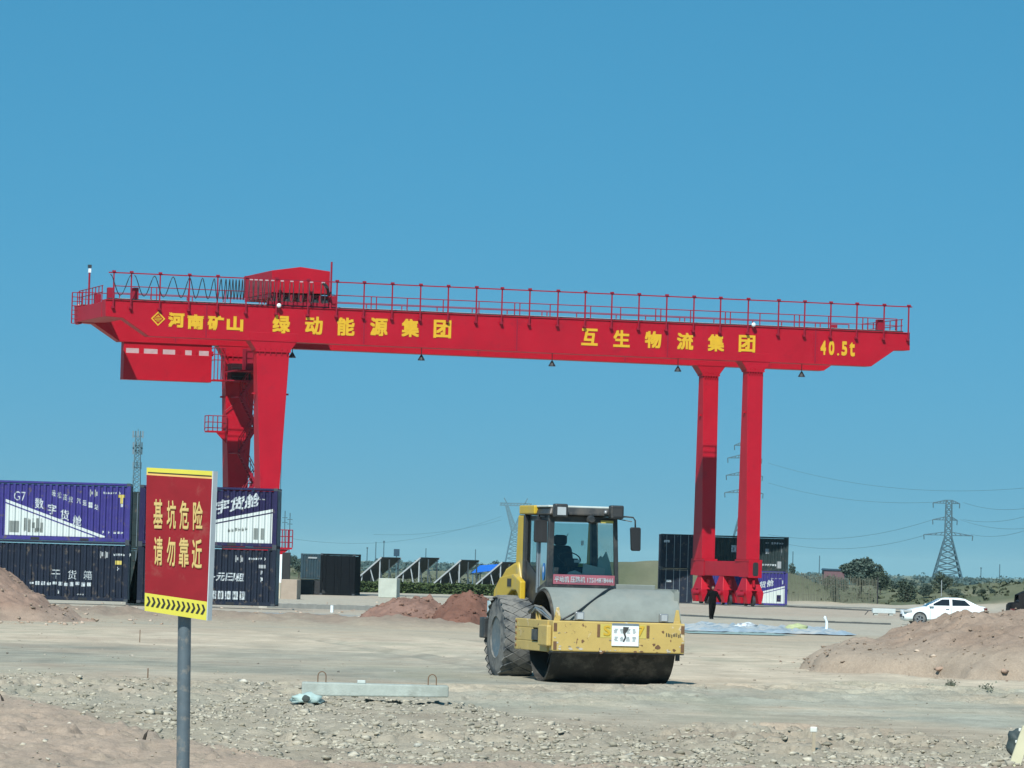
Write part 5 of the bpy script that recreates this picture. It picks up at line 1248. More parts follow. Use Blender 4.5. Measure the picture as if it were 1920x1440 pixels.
    MB().add([(-.99, -.70, 1.01 + H * .4), (-.99, .70, 1.01 + H * .4), (-.235, .53, 1.405 + H), (-.235, -.53, 1.405 + H)], [(0, 1, 2, 3)]).build('windscreen', M[GL], c)
    MB().add([(1.74, -.68, 1.10 + H * .4), (1.74, .68, 1.10 + H * .4), (1.09, .52, 1.405 + H), (1.09, -.52, 1.405 + H)], [(0, 1, 2, 3)]).build('rear_window', M[GL], c)
    MB().box(-2.215, -2.13, -.42, .42, .40, .56).build('grille', M['trim'], c)
    return c
cp = at(1768, 1163, 250)
car((cp.x, 250, gz(cp.x, 250)), R(3), 'white saloon car driving left behind the big earth heap', M['car_white'])
dp = at(1891, 1150, 240)
car((dp.x + 2.15, 240, gz(dp.x + 2.15, 240)), R(183), 'black tall car at the right edge, only its tail in view', M['car_dark'], 'dark_car', tall=.62)

# ================================================================== person in black walking
M['black_cloth'] = mat('black_cloth', (.006, .0055, .0065), 1.0, var=.3, spec=.05)
M['skin'] = mat('skin', (.20, .105, .075), .6)
M['hair'] = mat('hair', (.008, .007, .007), .7)
def skin_body(name, V, E, rad, m, parent, sub=2):
    me = bpy.data.meshes.new(name); me.from_pydata(V, E, []); o = link(name, me, parent); me.materials.append(m)
    sk = o.modifiers.new('skin', 'SKIN'); sk.use_smooth_shade = True
    me.skin_vertices.new() if not me.skin_vertices else None
    for i, r_ in enumerate(rad):
        d = me.skin_vertices[0].data[i]; d.radius = r_ if isinstance(r_, tuple) else (r_, r_); d.use_root = (i == 0)
    su = o.modifiers.new('sub', 'SUBSURF'); su.levels = su.render_levels = sub
    return o
pp_ = at(1335, 1167, 250); pz = gz(pp_.x, 250)
per = thing('person', (pp_.x, 250, pz), R(12), 'person in black clothes walking near the right crane legs', 'person')
S = 1.0
V = [(0, 0, .93), (0, 0, 1.10), (0, -.01, 1.30), (0, 0, 1.42), (0, -.01, 1.50),
     (-.09, .0, .90), (-.11, -.13, .50), (-.10, -.06, .09), (.09, 0, .90), (.07, .10, .50), (.055, .26, .12),
     (-.19, 0, 1.39), (-.31, .08, 1.12), (-.42, .02, .90), (.19, 0, 1.39), (.31, -.08, 1.12), (.42, -.10, .90),
     (-.10, -.20, .05), (.055, .16, .04)]
E_ = [(0, 1), (1, 2), (2, 3), (3, 4), (0, 5), (5, 6), (6, 7), (7, 17), (0, 8), (8, 9), (9, 10), (10, 18), (3, 11), (11, 12), (12, 13), (3, 14), (14, 15), (15, 16)]
rad = [(.22, .16), (.20, .15), (.23, .15), (.15, .11), .06, .135, .115, .085, .135, .115, .085, .095, .08, .065, .095, .08, .065, .055, .055]
skin_body('body', V, E_, rad, M['black_cloth'], per)
hd_ = MB(); bmh = bmesh.new(); bmesh.ops.create_icosphere(bmh, subdivisions=3, radius=1)
for v in bmh.verts:
    v.co = Vector((v.co.x * .078, v.co.y * .098, v.co.z * .118))
    if v.co.y < -.05 and abs(v.co.x) < .022 and -.035 < v.co.z < .02: v.co.y -= .018
    if v.co.z < -.05: v.co.x *= .85
    v.co += Vector((0, -.02, 1.62))
mh = bpy.data.meshes.new('head'); bmh.to_mesh(mh); bmh.free(); mh.materials.append(M['skin']); mh.shade_smooth(); head = link('head', mh, per)
bmh = bmesh.new(); bmesh.ops.create_icosphere(bmh, subdivisions=3, radius=1)
for v in list(bmh.verts):
    v.co = Vector((v.co.x * .086, v.co.y * .104, v.co.z * .122)) + Vector((0, -.008, 1.632))
bmesh.ops.delete(bmh, geom=[v for v in bmh.verts if v.co.z < 1.56 or (v.co.y < -.075 and v.co.z < 1.67)], context='VERTS')
mh = bpy.data.meshes.new('hair'); bmh.to_mesh(mh); bmh.free(); mh.materials.append(M['hair']); mh.shade_smooth(); link('hair', mh, per)
for s, hx, hy in ((-1, -.435, .0), (1, .435, -.115)):
    hv = [(hx, hy, .89), (hx + s * .006, hy - .005, .82)]; he = [(0, 1)]; hr = [.032, (.036, .02)]
    for k, (dy, ln) in enumerate(((-.03, .065), (-.01, .08), (.01, .075), (.03, .06))):
        hv += [(hx + s * .008, hy + dy, .80), (hx + s * .006, hy + dy - .006, .80 - ln * .55), (hx - s * .004, hy + dy - .014, .80 - ln)]; i = len(hv) - 3
        he += [(1, i), (i, i + 1), (i + 1, i + 2)]; hr += [.011, .010, .008]
    hv += [(hx, hy - .045, .835), (hx - s * .006, hy - .065, .80)]; he += [(1, len(hv) - 2), (len(hv) - 2, len(hv) - 1)]; hr += [.012, .009]
    skin_body('hand', hv, he, hr, M['skin'], per, 1)
for fx, fy, fz in ((-.10, -.06, .035), (.055, .26, .05)):
    MB().hexa([(fx - .05, fy - .20, fz - .035), (fx + .05, fy - .20, fz - .035), (fx + .045, fy + .08, fz - .035), (fx - .045, fy + .08, fz - .035)], [(fx - .04, fy - .17, fz + .02), (fx + .04, fy - .17, fz + .02), (fx + .042, fy + .07, fz + .07), (fx - .042, fy + .07, fz + .07)]).build('shoe', M['hair'], per, bevel=.015)

# ================================================================== concrete beam with lifting loops
q = put(702, 1326); q2 = put(555, 1322)
cb = thing('concrete_beam', (q.x, q.y, q.z + .03), R(2.5), 'pale concrete beam with two wire lifting loops lying in the rubble', 'concrete beam')
M['beam_conc'] = mat('beam_concrete', (.33, .375, .335), .9, var=.16, scale=5, bump=.3, bscale=50, dirt=(.25, .28, .245), dirt_amt=.35, dirt_scale=1.6)
MB().hexa([(-.99, -.02, .03), (1.0, -.02, .06), (1.0, .42, .06), (-.99, .42, .03)], [(-.99, .0, .215), (1.0, .0, .215), (1.0, .40, .215), (-.99, .40, .215)]).build('block', M['beam_conc'], cb, bevel=.018)
for x in (-.72, .78):
    pts = [(x - .055, .2, .2)] + [(x - .055 * math.cos(a), .2, .30 + .06 * math.sin(a)) for a in [math.pi * k / 8 for k in range(9)]] + [(x + .055, .2, .2)]
    MB().tube(pts, .007, 6).build('lifting_loop', M['rust'], cb)
MB().box(-.24, -.13, .05, .15, .215, .26).build('mortar_lump', M['paper'], cb, bevel=.01)
bg_ = put(566, 1325)
bo = bpy.data.meshes.new('bag'); bmh = bmesh.new(); bmesh.ops.create_icosphere(bmh, subdivisions=3, radius=1); rnd = random.Random(3)
for v in bmh.verts:
    f = 1 + .25 * math.sin(v.co.x * 7 + v.co.y * 4) * math.cos(v.co.z * 6) ; v.co = Vector((v.co.x * .21 * f, v.co.y * .15 * f, max(v.co.z, -.3) * .10 * f))
bmh.to_mesh(bo); bmh.free(); bo.materials.append(M['cloth']); bo.shade_smooth()
tag(link('plastic_bag', bo), 'pale green crumpled bag at the left end of the concrete beam', 'plastic bag').location = bg_ + Vector((.06, -.06, .05))
rk = bpy.data.meshes.new('dark_stone'); bmh = bmesh.new(); bmesh.ops.create_icosphere(bmh, subdivisions=2, radius=1)
for v in bmh.verts: v.co = Vector((v.co.x * .055, v.co.y * .05, v.co.z * .055)) * rnd.uniform(.85, 1.1)
bmh.to_mesh(rk); bmh.free(); M['dark_stone'] = mat('dark_stone', (.05, .065, .06), .9); rk.materials.append(M['dark_stone'])
tag(link('dark_stone', rk), 'dark round stone on the pale green bag beside the concrete beam', 'stone').location = bg_ + Vector((.06, -.20, .075))

# ================================================================== blue groundsheet, pipes, kerbs
def crumple(name, label, cat, cx, cy, w, l, amp, m, seed, hgt=.0, rz=0.0):
    nx, ny = 90, 40
    xs = np.linspace(-w / 2, w / 2, nx); ys = np.linspace(-l / 2, l / 2, ny); X, Y = np.meshgrid(xs, ys, indexing='ij')
    edge = np.minimum(1, np.minimum(w / 2 - abs(X), l / 2 - abs(Y)) * 2)
    Xw = X + .5 * fbm(Y / 1.1, X / 2, seed + 8) * 2 * (abs(X) / (w / 2)); Yw = Y + .6 * fbm(X / 1.0, Y / 3, seed + 9) * 2
    Z = (amp * np.abs(fbm(X / .55, Y / .9, seed, 4)) * 2.2 + .6 * amp * np.abs(fbm(X / 1.4, Y / 1.8, seed + 3, 3)) + hgt) * np.clip(edge + .15, 0, 1)
    gzv = terrain(Xw + cx, Yw + cy)[0]
    ix = np.arange(nx * ny).reshape(nx, ny); qd = np.stack([ix[:-1, :-1], ix[1:, :-1], ix[1:, 1:], ix[:-1, 1:]], -1).reshape(-1, 4)
    me = np_mesh(name, np.stack([Xw, Yw, Z + gzv - zbase(cy) + .02], -1).reshape(-1, 3), qd); me.materials.append(m)
    o = link(name, me); o.location = (cx, cy, zbase(cy)); return tag(o, label, cat)
M['tarp_blue'] = mat('tarp_blue', (.25, .33, .38), .6, var=.3, scale=1.6, dirt=(.42, .44, .42), dirt_amt=.5, dirt_scale=.9)
M['tarp_green'] = mat('tarp_green', (.24, .33, .30), .6, var=.2)
M['bag_green'] = mat('bag_green', (.34, .39, .20), .7)
tpn = at(1440, 1186, 172)
crumple('groundsheet', 'crumpled pale blue plastic sheet spread on the ground before the crane', 'plastic sheet', tpn.x, 178, 6.0, 17, .22, M['tarp_blue'], 301, hgt=.04)
tpn2 = at(1375, 1193, 166)
crumple('groundsheet', 'grey green flat sheet edge in front of the blue plastic sheet', 'plastic sheet', tpn2.x, 165, 3.6, 5, .06, M['tarp_green'], 311)
for k, (px_, py_, lb) in enumerate(((1395, 1176, 'white bundle on the left part of the blue sheet'), (1490, 1180, 'yellow green bag on the blue sheet'))):
    t_ = at(px_, py_, 177); bo = bpy.data.meshes.new('bundle'); bmh = bmesh.new(); bmesh.ops.create_icosphere(bmh, subdivisions=3, radius=1)
    for v in bmh.verts:
        f = 1 + .2 * math.sin(v.co.x * 5 + k) * math.cos(v.co.z * 7 + v.co.y * 3); v.co = Vector((v.co.x * .42 * f, v.co.y * .3 * f, max(v.co.z, -.4) * .17 * f))
    bmh.to_mesh(bo); bmh.free(); bo.materials.append(M['print' if k == 0 else 'bag_green']); bo.shade_smooth()
    tag(link('bundle', bo), lb, 'bundle').location = (t_.x, 176, gz(t_.x, 176) + .16)
M['pvc'] = mat('white_pipe', (.72, .78, .78), .4)
for px_, D, h_, lb in ((1551, 176, .36, 'short white pipe standing at the right end of the blue sheet'), (623, 205, .30, 'short white pipe standing on the road by the container stack')):
    t_ = at(px_, 1120, D); z_ = gz(t_.x, D)
    z_ += .22 if px_ > 1000 else 0
    tag(MB().tube([(0, 0, -.3), (.0, 0, h_ * .6), (-.05, 0, h_), (-.10, 0, h_ + .03)] if px_ > 1000 else [(0, 0, -.1), (0, 0, h_)], .055 if px_ > 1000 else .07, 12).build('standing_pipe', M['pvc'], loc=(t_.x, D, z_), smooth=True, auto=50), lb, 'pipe')
def kerb(pa, pb, D0, D1, h, w, m, label, name='kerb', cat='kerb'):
    a = at(pa, 1150, D0); b_ = at(pb, 1150, D1); a.z = gz(a.x, D0); b_.z = gz(b_.x, D1)
    d = (b_ - a); n = 24; nrm = Vector((-d.y, d.x, 0)).normalized() * w; mb = MB(); rn = random.Random(int(pa))
    o = thing(name, a, 0, label, cat)
    for k in range(n):
        p0 = a + d * (k / n); p1 = a + d * ((k + .985) / n); p0.z = gz(p0.x, p0.y) - .1; p1.z = gz(p1.x, p1.y) - .1
        u = Vector((0, 0, h + .1 + rn.uniform(-.012, .012)))
        p0 -= a; p1 -= a
        MB().hexa([p0, p1, p1 + nrm, p0 + nrm], [p0 + u, p1 + u, p1 + nrm + u, p0 + nrm + u]).build('kerb_stone', m, o)
    return o
M['kerb_dark'] = mat('kerb_dark', (.10, .11, .105), .9, var=.2)
M['kerb_pale'] = mat('kerb_pale', (.42, .41, .36), .9, var=.15)
kerb(1275, 1668, 262, 240, .09, .10, M['kerb_dark'], 'long dark kerb running behind the blue sheet towards the white car')
kerb(500, 720, 232, 240, .24, .5, M['kerb_pale'], 'pale kerb along the grey road right of the container stack')
kerb(1476, 1700, 345, 325, .10, .12, M['kerb_dark'], 'thin dark kerb right of the purple container towards the car')
# long white block near the car
t_ = at(1658, 1143, 300); o = thing('white_block', (t_.x, 300, gz(t_.x, 300)), R(4), 'long white painted block on the yard left of the white car', 'concrete block')
MB().box(-.72, .72, 0, .5, .12, .42).build('block', M['white_grey'], o, bevel=.02)
for x in (-.5, .45): MB().box(x - .12, x + .12, .05, .45, -.05, .12).build('support', M['concrete'], o)
MB().tube([(-1.2, .1, .0), (-1.0, .1, .25), (-.8, .1, .3)], .03, 6).build('hose', M['cable'], o)
# concrete blocks in the middle distance
for (pxa, pxb, pt, pb, D, dpt, mt, lb) in ((507, 526, 1092, 1116, 300, 1.2, (.46, .42, .31), 'cream concrete block half hidden by the container stack'), (526, 557, 1086, 1117, 297, 1.3, (.33, .27, .21), 'brownish concrete block beside the container stack'),
                                           (709, 744, 1084, 1112, 330, 1.4, (.40, .44, .38), 'pale concrete block standing before the solar tables')):
    a = at(pxa, pb, D); b_ = at(pxb, pb, D); hgt = (pb - pt) / F_PX * D; M['_b'] = mat('block_concrete', mt, .9, var=.14, scale=1.5, bump=.3)
    w_ = b_.x - a.x
    o = MB().box(0, w_, 0, dpt, -.3, hgt).build('concrete_block', M['_b'], bevel=.04, loc=(a.x, D, a.z)); o.rotation_euler.z = R(-8) ; tag(o, lb, 'concrete block')
# small white and black cabinets left of the near black container
t_ = at(516, 1086, 318); o = thing('cabinet', (t_.x, 318, gz(t_.x, 318)), 0, 'narrow white cabinet with dark side beside the container stack', 'cabinet')
hh = (1130 - 1048) / F_PX * 318
MB().box(0, .42, 0, .6, 0, hh * .95).build('body', M['white'], o, bevel=.02); MB().box(.425, .95, .1, .7, 0, hh).build('dark_side', M['tarp_dark'], o, bevel=.02)
# ================================================================== solar tables, hedge, shed
M['panel_back'] = mat('panel_back', (.020, .028, .032), .6); M['alu'] = mat('aluminium', (.42, .45, .45), .4, metal=.4)
M['panel_face'] = mat('panel_face', (.012, .018, .05), .1)
def solar(pxl, pxt, yl, yt, D, label, L=26.0):
    lo = at(pxl, yl, D); hi = at(pxt, yt, D); o = thing('solar_table', (lo.x, D, gz(lo.x, D)), R(-14), label, 'solar panel', 'solar tables in a row')
    w = hi.x - lo.x; z0 = lo.z - o.location.z; z1 = hi.z - o.location.z; nrm = Vector((-(z1 - z0), 0, w)).normalized() * .05
    n = 4
    for k in range(n):
        for r_ in range(2):
            ya, yb = L * (k + .01) / n, L * (k + .99) / n; ta, tb = .0 + .5 * r_ + .004, .5 * r_ + .496
            p = lambda t, y: Vector((w * t, y, z0 + (z1 - z0) * t))
            q0 = [p(ta, ya), p(tb, ya), p(tb, yb), p(ta, yb)]; MB().hexa(q0, [v + nrm for v in q0]).build('panel', M['panel_back'], o)
            q1 = [v + nrm * 1.05 for v in q0]; MB().add(q1, [(0, 1, 2, 3)]).build('panel_glass', M['panel_face'], o)
    for y in (0, L): MB().bar((-.02, y - .03, z0), (w + .02, y - .03, z1), .07, .12).build('end_rail', M['alu'], o)
    for y in np.linspace(.15, L - .3, 3):
        MB().bar((w * .94, y, 0), (w * .94, y, z0 + (z1 - z0) * .93), .10).build('leg', M['alu'], o)
        MB().bar((w * .80, y, 0), (w * .58, y, z0 + (z1 - z0) * .56), .08).build('brace', M['alu'], o)
        MB().bar((w * .25, y, 0), (w * .30, y, z0 + (z1 - z0) * .3), .08).build('leg', M['alu'], o)
    return o
ords = ['leftmost', 'second', 'third', 'fourth', 'fifth']
for k, (pl, pt, yl, yt) in enumerate(((663, 717, 1091, 1045), (742, 790, 1085, 1045.5), (810, 866, 1097, 1050), (888, 943, 1100, 1054), (965, 1020, 1103, 1058))):
    solar(pl, pt, yl, yt, 420, L=6.5, label= f'{["leftmost", "second", "third", "fourth", "fifth"][k]} tilted solar table from the near black container, seen from its end')
def leafmass(name, label, cat, pts, size, cols, seed, loc, kind=None, group=None, flat=.6):
    """many small leaf clumps (bent quads) at the given local points"""
    rn = np.random.RandomState(seed); P = np.asarray(pts, float); n = len(P)
    a = rn.uniform(0, 2 * math.pi, n); t = rn.uniform(-1, 1, n); sc = size * rn.uniform(.5, 1.35, n)
    u = np.stack([np.cos(a), np.sin(a), t * flat], 1); u /= np.linalg.norm(u, axis=1)[:, None]
    w = np.cross(u, rn.normal(size=(n, 3))); w /= np.linalg.norm(w, axis=1)[:, None]
    u = u * sc[:, None]; w = w * (sc * rn.uniform(.5, .9, n))[:, None]
    V = np.stack([P - u - w, P + u - w * .6, P + u * .9 + w, P - u * .8 + w * .9], 1).reshape(-1, 3)
    F = np.arange(4 * n).reshape(n, 4)
    me = np_mesh(name, V, F); c = np.array(cols[0]) + (np.array(cols[1]) - np.array(cols[0])) * rn.uniform(0, 1, (n, 1)) ; c = np.repeat(c, 4, 0); set_col(me, c)
    if 'leaf' not in M:
        m = attr_mat('foliage', rough=.8, fine=9, amt=.2, bump=0, spec=.15); M['leaf'] = m
    me.materials.append(M['leaf']); o = link(name, me); o.location = loc; tag(o, label, cat, group, kind); return o
GR = ((.028, .045, .020), (.075, .105, .040)); GD = ((.040, .060, .044), (.078, .105, .070)); GB = ((.050, .080, .068), (.088, .122, .095))
# hedge before the tables
a = at(664, 1112, 392); b_ = at(935, 1118, 392); rn = np.random.RandomState(5); n = 9000
hp = np.stack([rn.uniform(0, b_.x - a.x, n), rn.uniform(-.5, .5, n), rn.uniform(0, .84, n) * (1 + .05 * rn.normal(size=n))], 1)
leafmass('hedge', 'long clipped green hedge in front of the solar tables', 'hedge', hp, .10, ((.035, .06, .025), (.085, .12, .045)), 6, (a.x, 392, gz((a.x + b_.x) / 2, 392) - .0))
# blue roofed shed beyond the tables
t_ = at(884, 1090, 520); o = thing('shed', (t_.x, 520, gz(t_.x, 520)), R(-6), 'open shed with bright blue roof behind the solar tables', 'shed')
zt0 = 2 + (hor(900) - 1075) / F_PX * 520 - o.location.z; zt1 = 2 + (hor(900) - 1056) / F_PX * 520 - o.location.z; M['blue_roof'] = mat('blue_roof', (.012, .13, .55), .5)
MB().hexa([(0, 0, zt0), (3.4, 0, zt0 + .5), (3.6, 5, zt1), (.3, 5, zt1 - .3)], [(0, 0, zt0 + .08), (3.4, 0, zt0 + .58), (3.6, 5, zt1 + .08), (.3, 5, zt1 - .22)]).build('roof', M['blue_roof'], o)
for x, y in ((.1, .2), (1.7, .2), (3.2, .2), (.4, 4.8), (3.4, 4.8)): MB().box(x - .06, x + .06, y - .06, y + .06, 0, zt0 + .05).build('post', M['pylon'], o)
for x, w_ in ((.4, .9), (1.6, 1.2)): MB().box(x, x + w_, .8, 2.0, 0, zt0 * .55).build('crate', M['tarp_dark'], o)
# dark board on a post
t_ = at(743.5, 1043, 600); o = thing('board', (t_.x, 600, gz(t_.x, 600)), 0, 'dark blue board on a mast beyond the solar tables', 'board')
z1 = t_.z - o.location.z; M['board'] = mat('board_blue', (.012, .05, .085), .6)
MB().box(-.36, .36, -.1, .1, z1, z1 + .9).build('panel', M['board'], o); MB().box(-.05, .05, -.03, .03, 0, z1).build('mast', M['pylon'], o)

# ================================================================== mesh of thin stakes right of the purple container
M['stake'] = mat('stake_grey', (.10, .105, .075), .8, var=.3)
a = at(1478, 1130, 421); b_ = at(1645, 1132, 421); fe = thing('stake_fence', (a.x, 421, gz(a.x, 421)), 0, 'fence of thin upright bars on the bank right of the purple container', 'fence')
n = 58; rn = random.Random(11)
for k in range(n + 1):
    x = (b_.x - a.x) * k / n; top = 2.45 - .004 * k + rn.uniform(-.15, .1); x += rn.uniform(-.03, .03); zz = gz(a.x + x, 421) - gz(a.x, 421)
    MB().box(x - .026, x + .026, -.02, .02, zz - .1, zz + top).build('bar', M['stake'], fe)
for h_ in (.6, 1.5): MB().bar((0, .03, h_), (b_.x - a.x, .03, h_ - .05), .03).build('rail', M['stake'], fe)
x = b_.x - a.x; MB().box(x - .05, x + .05, -.05, .05, -.1, 2.3).build('post', M['tarp_dark'], fe)

# ================================================================== trees and shrubs
def blob_points(rn, lobes, n):
    P = []
    tot = sum(l[3] * l[4] * l[5] for l in lobes)
    for (x, y, z, a, b, c) in lobes:
        k = int(n * a * b * c / tot) + 8; d = rn.normal(size=(k, 3)); d /= np.linalg.norm(d, axis=1)[:, None]; r_ = rn.uniform(.25, 1, (k, 1)) ** .45
        P.append(d * r_ * np.array((a, b, c)) + np.array((x, y, z)))
    return np.concatenate(P)
def tree(px, pbase, D, w, h, label, seed, cols=GD, group=None, n=1500, trunk=True, name='tree', cat='tree', ground=True):
    rn = np.random.RandomState(seed); t_ = at(px, pbase, D); z = gz(t_.x, D) if ground else t_.z
    if ground: h = min(max(h, at(px, pbase, D).z + h - z), 3 * h)
    o = thing(name, (t_.x, D, z), 0, label, cat, group)
    k = 7; lobes = [(rn.uniform(-.30, .30) * w, rn.uniform(-.25, .25) * w, h * (rn.uniform(.42, .82) if name == 'tree' and trunk else rn.uniform(.22, .78)), w * rn.uniform(.18, .30), w * rn.uniform(.16, .26), h * rn.uniform(.12, .20)) for _ in range(k)] + [(0, 0, h * (.62 if name == 'tree' else .4), w * .36, w * .3, h * .36), (w * .12, 0, h * (.84 if name == 'tree' else .6), w * .2, w * .2, h * .17)]
    P = blob_points(rn, lobes, n * 2); c = leafmass('crown', None, None, P, .030 * (w + h) / 2, cols, seed + 1, (0, 0, 0)); c.parent = o
    if trunk:
        b = MB(); b.tube([(0, 0, -.3), (.03 * w, 0, h * .3), (-.02 * w, 0, h * .62)], [h * .035, h * .025, h * .012], 7)
        for s in (-1, 1): b.tube([(0, 0, h * .3), (s * w * .15, .05, h * .48), (s * w * .25, .1, h * .62)], [h * .018, h * .012, h * .006], 6)
        b.build('trunk', M['bark'], o)
    return o
M['bark'] = mat('bark', (.06, .048, .036), .9)
def mpp(D): return D / F_PX
tree(1613, 1092, 560, 80 * mpp(560), 46 * mpp(560), 'large grey green tree on the skyline behind the fence of bars', 401, GB, n=2600)
tree(1650, 1100, 555, 48 * mpp(555), 30 * mpp(555), 'lower bushy tree just right of the large skyline tree', 402, GD, n=1100)
sh = [(1565, 1118, 428, 22, 44, 'tall narrow dark shrub growing through the fence of bars'), (1700, 1128, 455, 52, 44, 'wide dark shrub on the slope left of the car roof'), (1735, 1128, 470, 34, 36, 'rounded dark shrub behind the car bonnet'),
      (1765, 1126, 480, 48, 42, 'grey green shrub above the car windscreen'), (1790, 1126, 450, 40, 20, 'low dark shrub above the car roof'), (1838, 1130, 445, 22, 22, 'small dark shrub behind the car boot'), (1860, 1118, 452, 14, 16, 'tiny shrub on the right slope'),
      (1655, 1105, 620, 40, 22, 'dark shrub patch below the skyline tree'), (1690, 1108, 640, 50, 20, 'low green shrub mass between tree and car'), (1552, 1092, 780, 24, 15, 'low bush before the dull red building, left one'), (1580, 1092, 770, 26, 14, 'low bush before the dull red building, right one'), (1862, 1096, 760, 40, 13, 'flat dark shrub near the right horizon'), (1710, 1095, 900, 26, 10, 'small distant shrub above the slope'), (1800, 1097, 850, 30, 10, 'distant shrub left of the right slope')]
for k, (px_, pb, D, w_, h_, lb) in enumerate(sh):
    tree(px_, pb, D, w_ * mpp(D), h_ * mpp(D), lb, 420 + k, GD if k % 2 else GB, 'shrubs on the right slopes', n=700, trunk=k in (0, 1, 3), name='shrub', cat='shrub')
for k, (px_, pb, D, w_, h_, lb) in enumerate([(548, 1060, 600, 26, 20, 'grey green tree left of the raised container'), (560, 1072, 500, 30, 24, 'scrubby bush below the distant trees left of the raised container'), (1482, 1070, 640, 20, 16, 'dark bush at the right corner of the container stack'), (930, 1056, 900, 18, 14, 'dark tree left of the roller cab'), (895, 1056, 900, 12, 12, 'small dark tree behind the blue shed')]):
    tree(px_, pb + 4, D, w_ * mpp(D), h_ * mpp(D) * 1.2, lb, 450 + k, GB, n=500, name='tree', cat='tree')
# far wood along the horizon: one mass
rn = np.random.RandomState(9); P = []
for k in range(1500):
    D = rn.uniform(1500, 3600); px_ = rn.uniform(-400, 2400); x = (px_ - 960) / F_PX * D; zg = -2.4; w_ = rn.uniform(3, 8); h_ = D / 1500 * rn.uniform(.9, 1.9) * (1.5 if rn.rand() < .05 else 1)
    z0 = zg + (D - 1500) * .0006
    m_ = 14; d = rn.normal(size=(m_, 3)); d /= np.linalg.norm(d, axis=1)[:, None]
    P.append(d * np.array((w_ / 2, w_ / 2, h_ / 2)) * rn.uniform(.3, 1, (m_, 1)) + np.array((x, D, z0 + h_ / 2)))
leafmass('far_wood', None, None, np.concatenate(P), .7, ((.045, .085, .085), (.070, .110, .10)), 10, (0, 0, 0), kind='stuff')
# low scrub on slopes and plain
P = []
for k in range(5200):
    D = 430 * (1600 / 430) ** rn.rand(); px_ = rn.uniform(-100, 2050); x = (px_ - 960) / F_PX * D
    if fbm(np.array([x / 14]), np.array([D / 60]), 77)[0] < .03: continue
    P.append((x, D))
P = np.array(P); Z = terrain(P[:, 0], P[:, 1])[0]; Q = []
for (x, y), z in zip(P, Z):
    w_ = rn.uniform(.3, 1.1) * (1 + y / 900); m_ = 8; d = rn.normal(size=(m_, 3)); Q.append(np.array((x, y, z + .12 * w_)) + d * np.array((w_ * .4, w_ * .4, w_ * .14)))
leafmass('scrub', None, None, np.concatenate(Q), .2, ((.05, .065, .038), (.11, .12, .07)), 12, (0, 0, 0), kind='stuff')
# red roofed far building beside the big tree
t_ = at(1562, 1078, 900); o = thing('far_building', (t_.x, 900, -2.5), 0, 'long low dull red building on the horizon left of the large tree', 'building')
z1 = at(1562, 1066, 900).z + 2.5; M['far_red'] = mat('far_red', (.14, .075, .085), .8)
MB().box(-1.7, 2.1, 0, 6, 1.2, z1 - .35).build('wall', M['far_red'], o); MB().prism([(-1.9, z1 - .35), (2.3, z1 - .35), (2.1, z1 - .1), (-1.7, z1)], -.2, 6.2).build('roof', M['board'], o)

# ================================================================== pylons, masts, wires
def lattice(b, x0, x1, z0, z1, w0, w1, n, r):
    """square tapering lattice between two heights (x offset x0..x1)"""
    for k in range(n):
        ta, tb = k / n, (k + 1) / n
        za, zb_ = z0 + (z1 - z0) * ta, z0 + (z1 - z0) * tb; wa, wb = w0 + (w1 - w0) * ta, w0 + (w1 - w0) * tb; xa, xb = x0 + (x1 - x0) * ta, x0 + (x1 - x0) * tb
        ca = [(xa - wa, -wa, za), (xa + wa, -wa, za), (xa + wa, wa, za), (xa - wa, wa, za)]; cb_ = [(xb - wb, -wb, zb_), (xb + wb, -wb, zb_), (xb + wb, wb, zb_), (xb - wb, wb, zb_)]
        for i in range(4):
            j = (i + 1) % 4
            b.bar(ca[i], cb_[i], r * 1.4); b.bar(ca[i], cb_[j], r); b.bar(ca[j], cb_[i], r); b.bar(cb_[i], cb_[j], r)
def pylon(px, pb, D, htpx, label, arms, wbase, m, waist, name='pylon'):
    t_ = at(px, pb, D); o = thing(name, t_, 0, label, 'electricity pylon'); s = mpp(D); H = htpx * s
    r = .15 * D / 1000 * .95
    b = MB(); lattice(b, 0, 0, 0, H * waist, wbase * s, wbase * s * .25, 7, r); b.build('lower_tower', m, o)
    b = MB(); lattice(b, 0, 0, H * waist, H, wbase * s * .25, wbase * s * .2, 6, r); b.build('upper_tower', m, o)
    for (h_, l, rr, up) in arms:
        b = MB(); z = H * h_
        for sgn, ln in ((-1, l), (1, rr)):
            e = (sgn * ln * s, 0, z + up * s); q_ = wbase * s * .22
            b.bar((sgn * q_, -q_, z), e, r * 1.2); b.bar((sgn * q_, q_, z), e, r * 1.2); b.bar((sgn * q_, 0, z + 6 * s), e, r * 1.2)
            for k in range(1, 4):
                f = k / 4; b.bar((sgn * (q_ + (ln * s - q_) * f), 0, z + up * s * f), (sgn * (q_ + (ln * s - q_) * (f - .12)), 0, z + up * s * f + 6 * s * (1 - f)), r)
        b.build('cross_arm', m, o)
        for sgn, ln in ((-1, l), (1, rr)):
            MB().tube([(sgn * ln * s, 0, z + up * s), (sgn * ln * s * .98, 0, z + up * s - 9 * s)], r * .8, 5).build('insulator', m, o)
    return o
pylon(1776, 1084, 1300, 146, 'three armed lattice pylon on the horizon above the white car', [(.96, 30, 20, 0), (.745, 30, 16, 0), (.55, 46, 46, 0)], 26, M['pylon'], .52)
pylon(1391, 1064, 1500, 232, 'tall lattice pylon partly hidden by the right crane leg', [(.985, 20, 20, 0), (.885, 32, 32, -1), (.745, 34, 34, -1), (.605, 36, 36, -1)], 30, M['pylon'], .42)
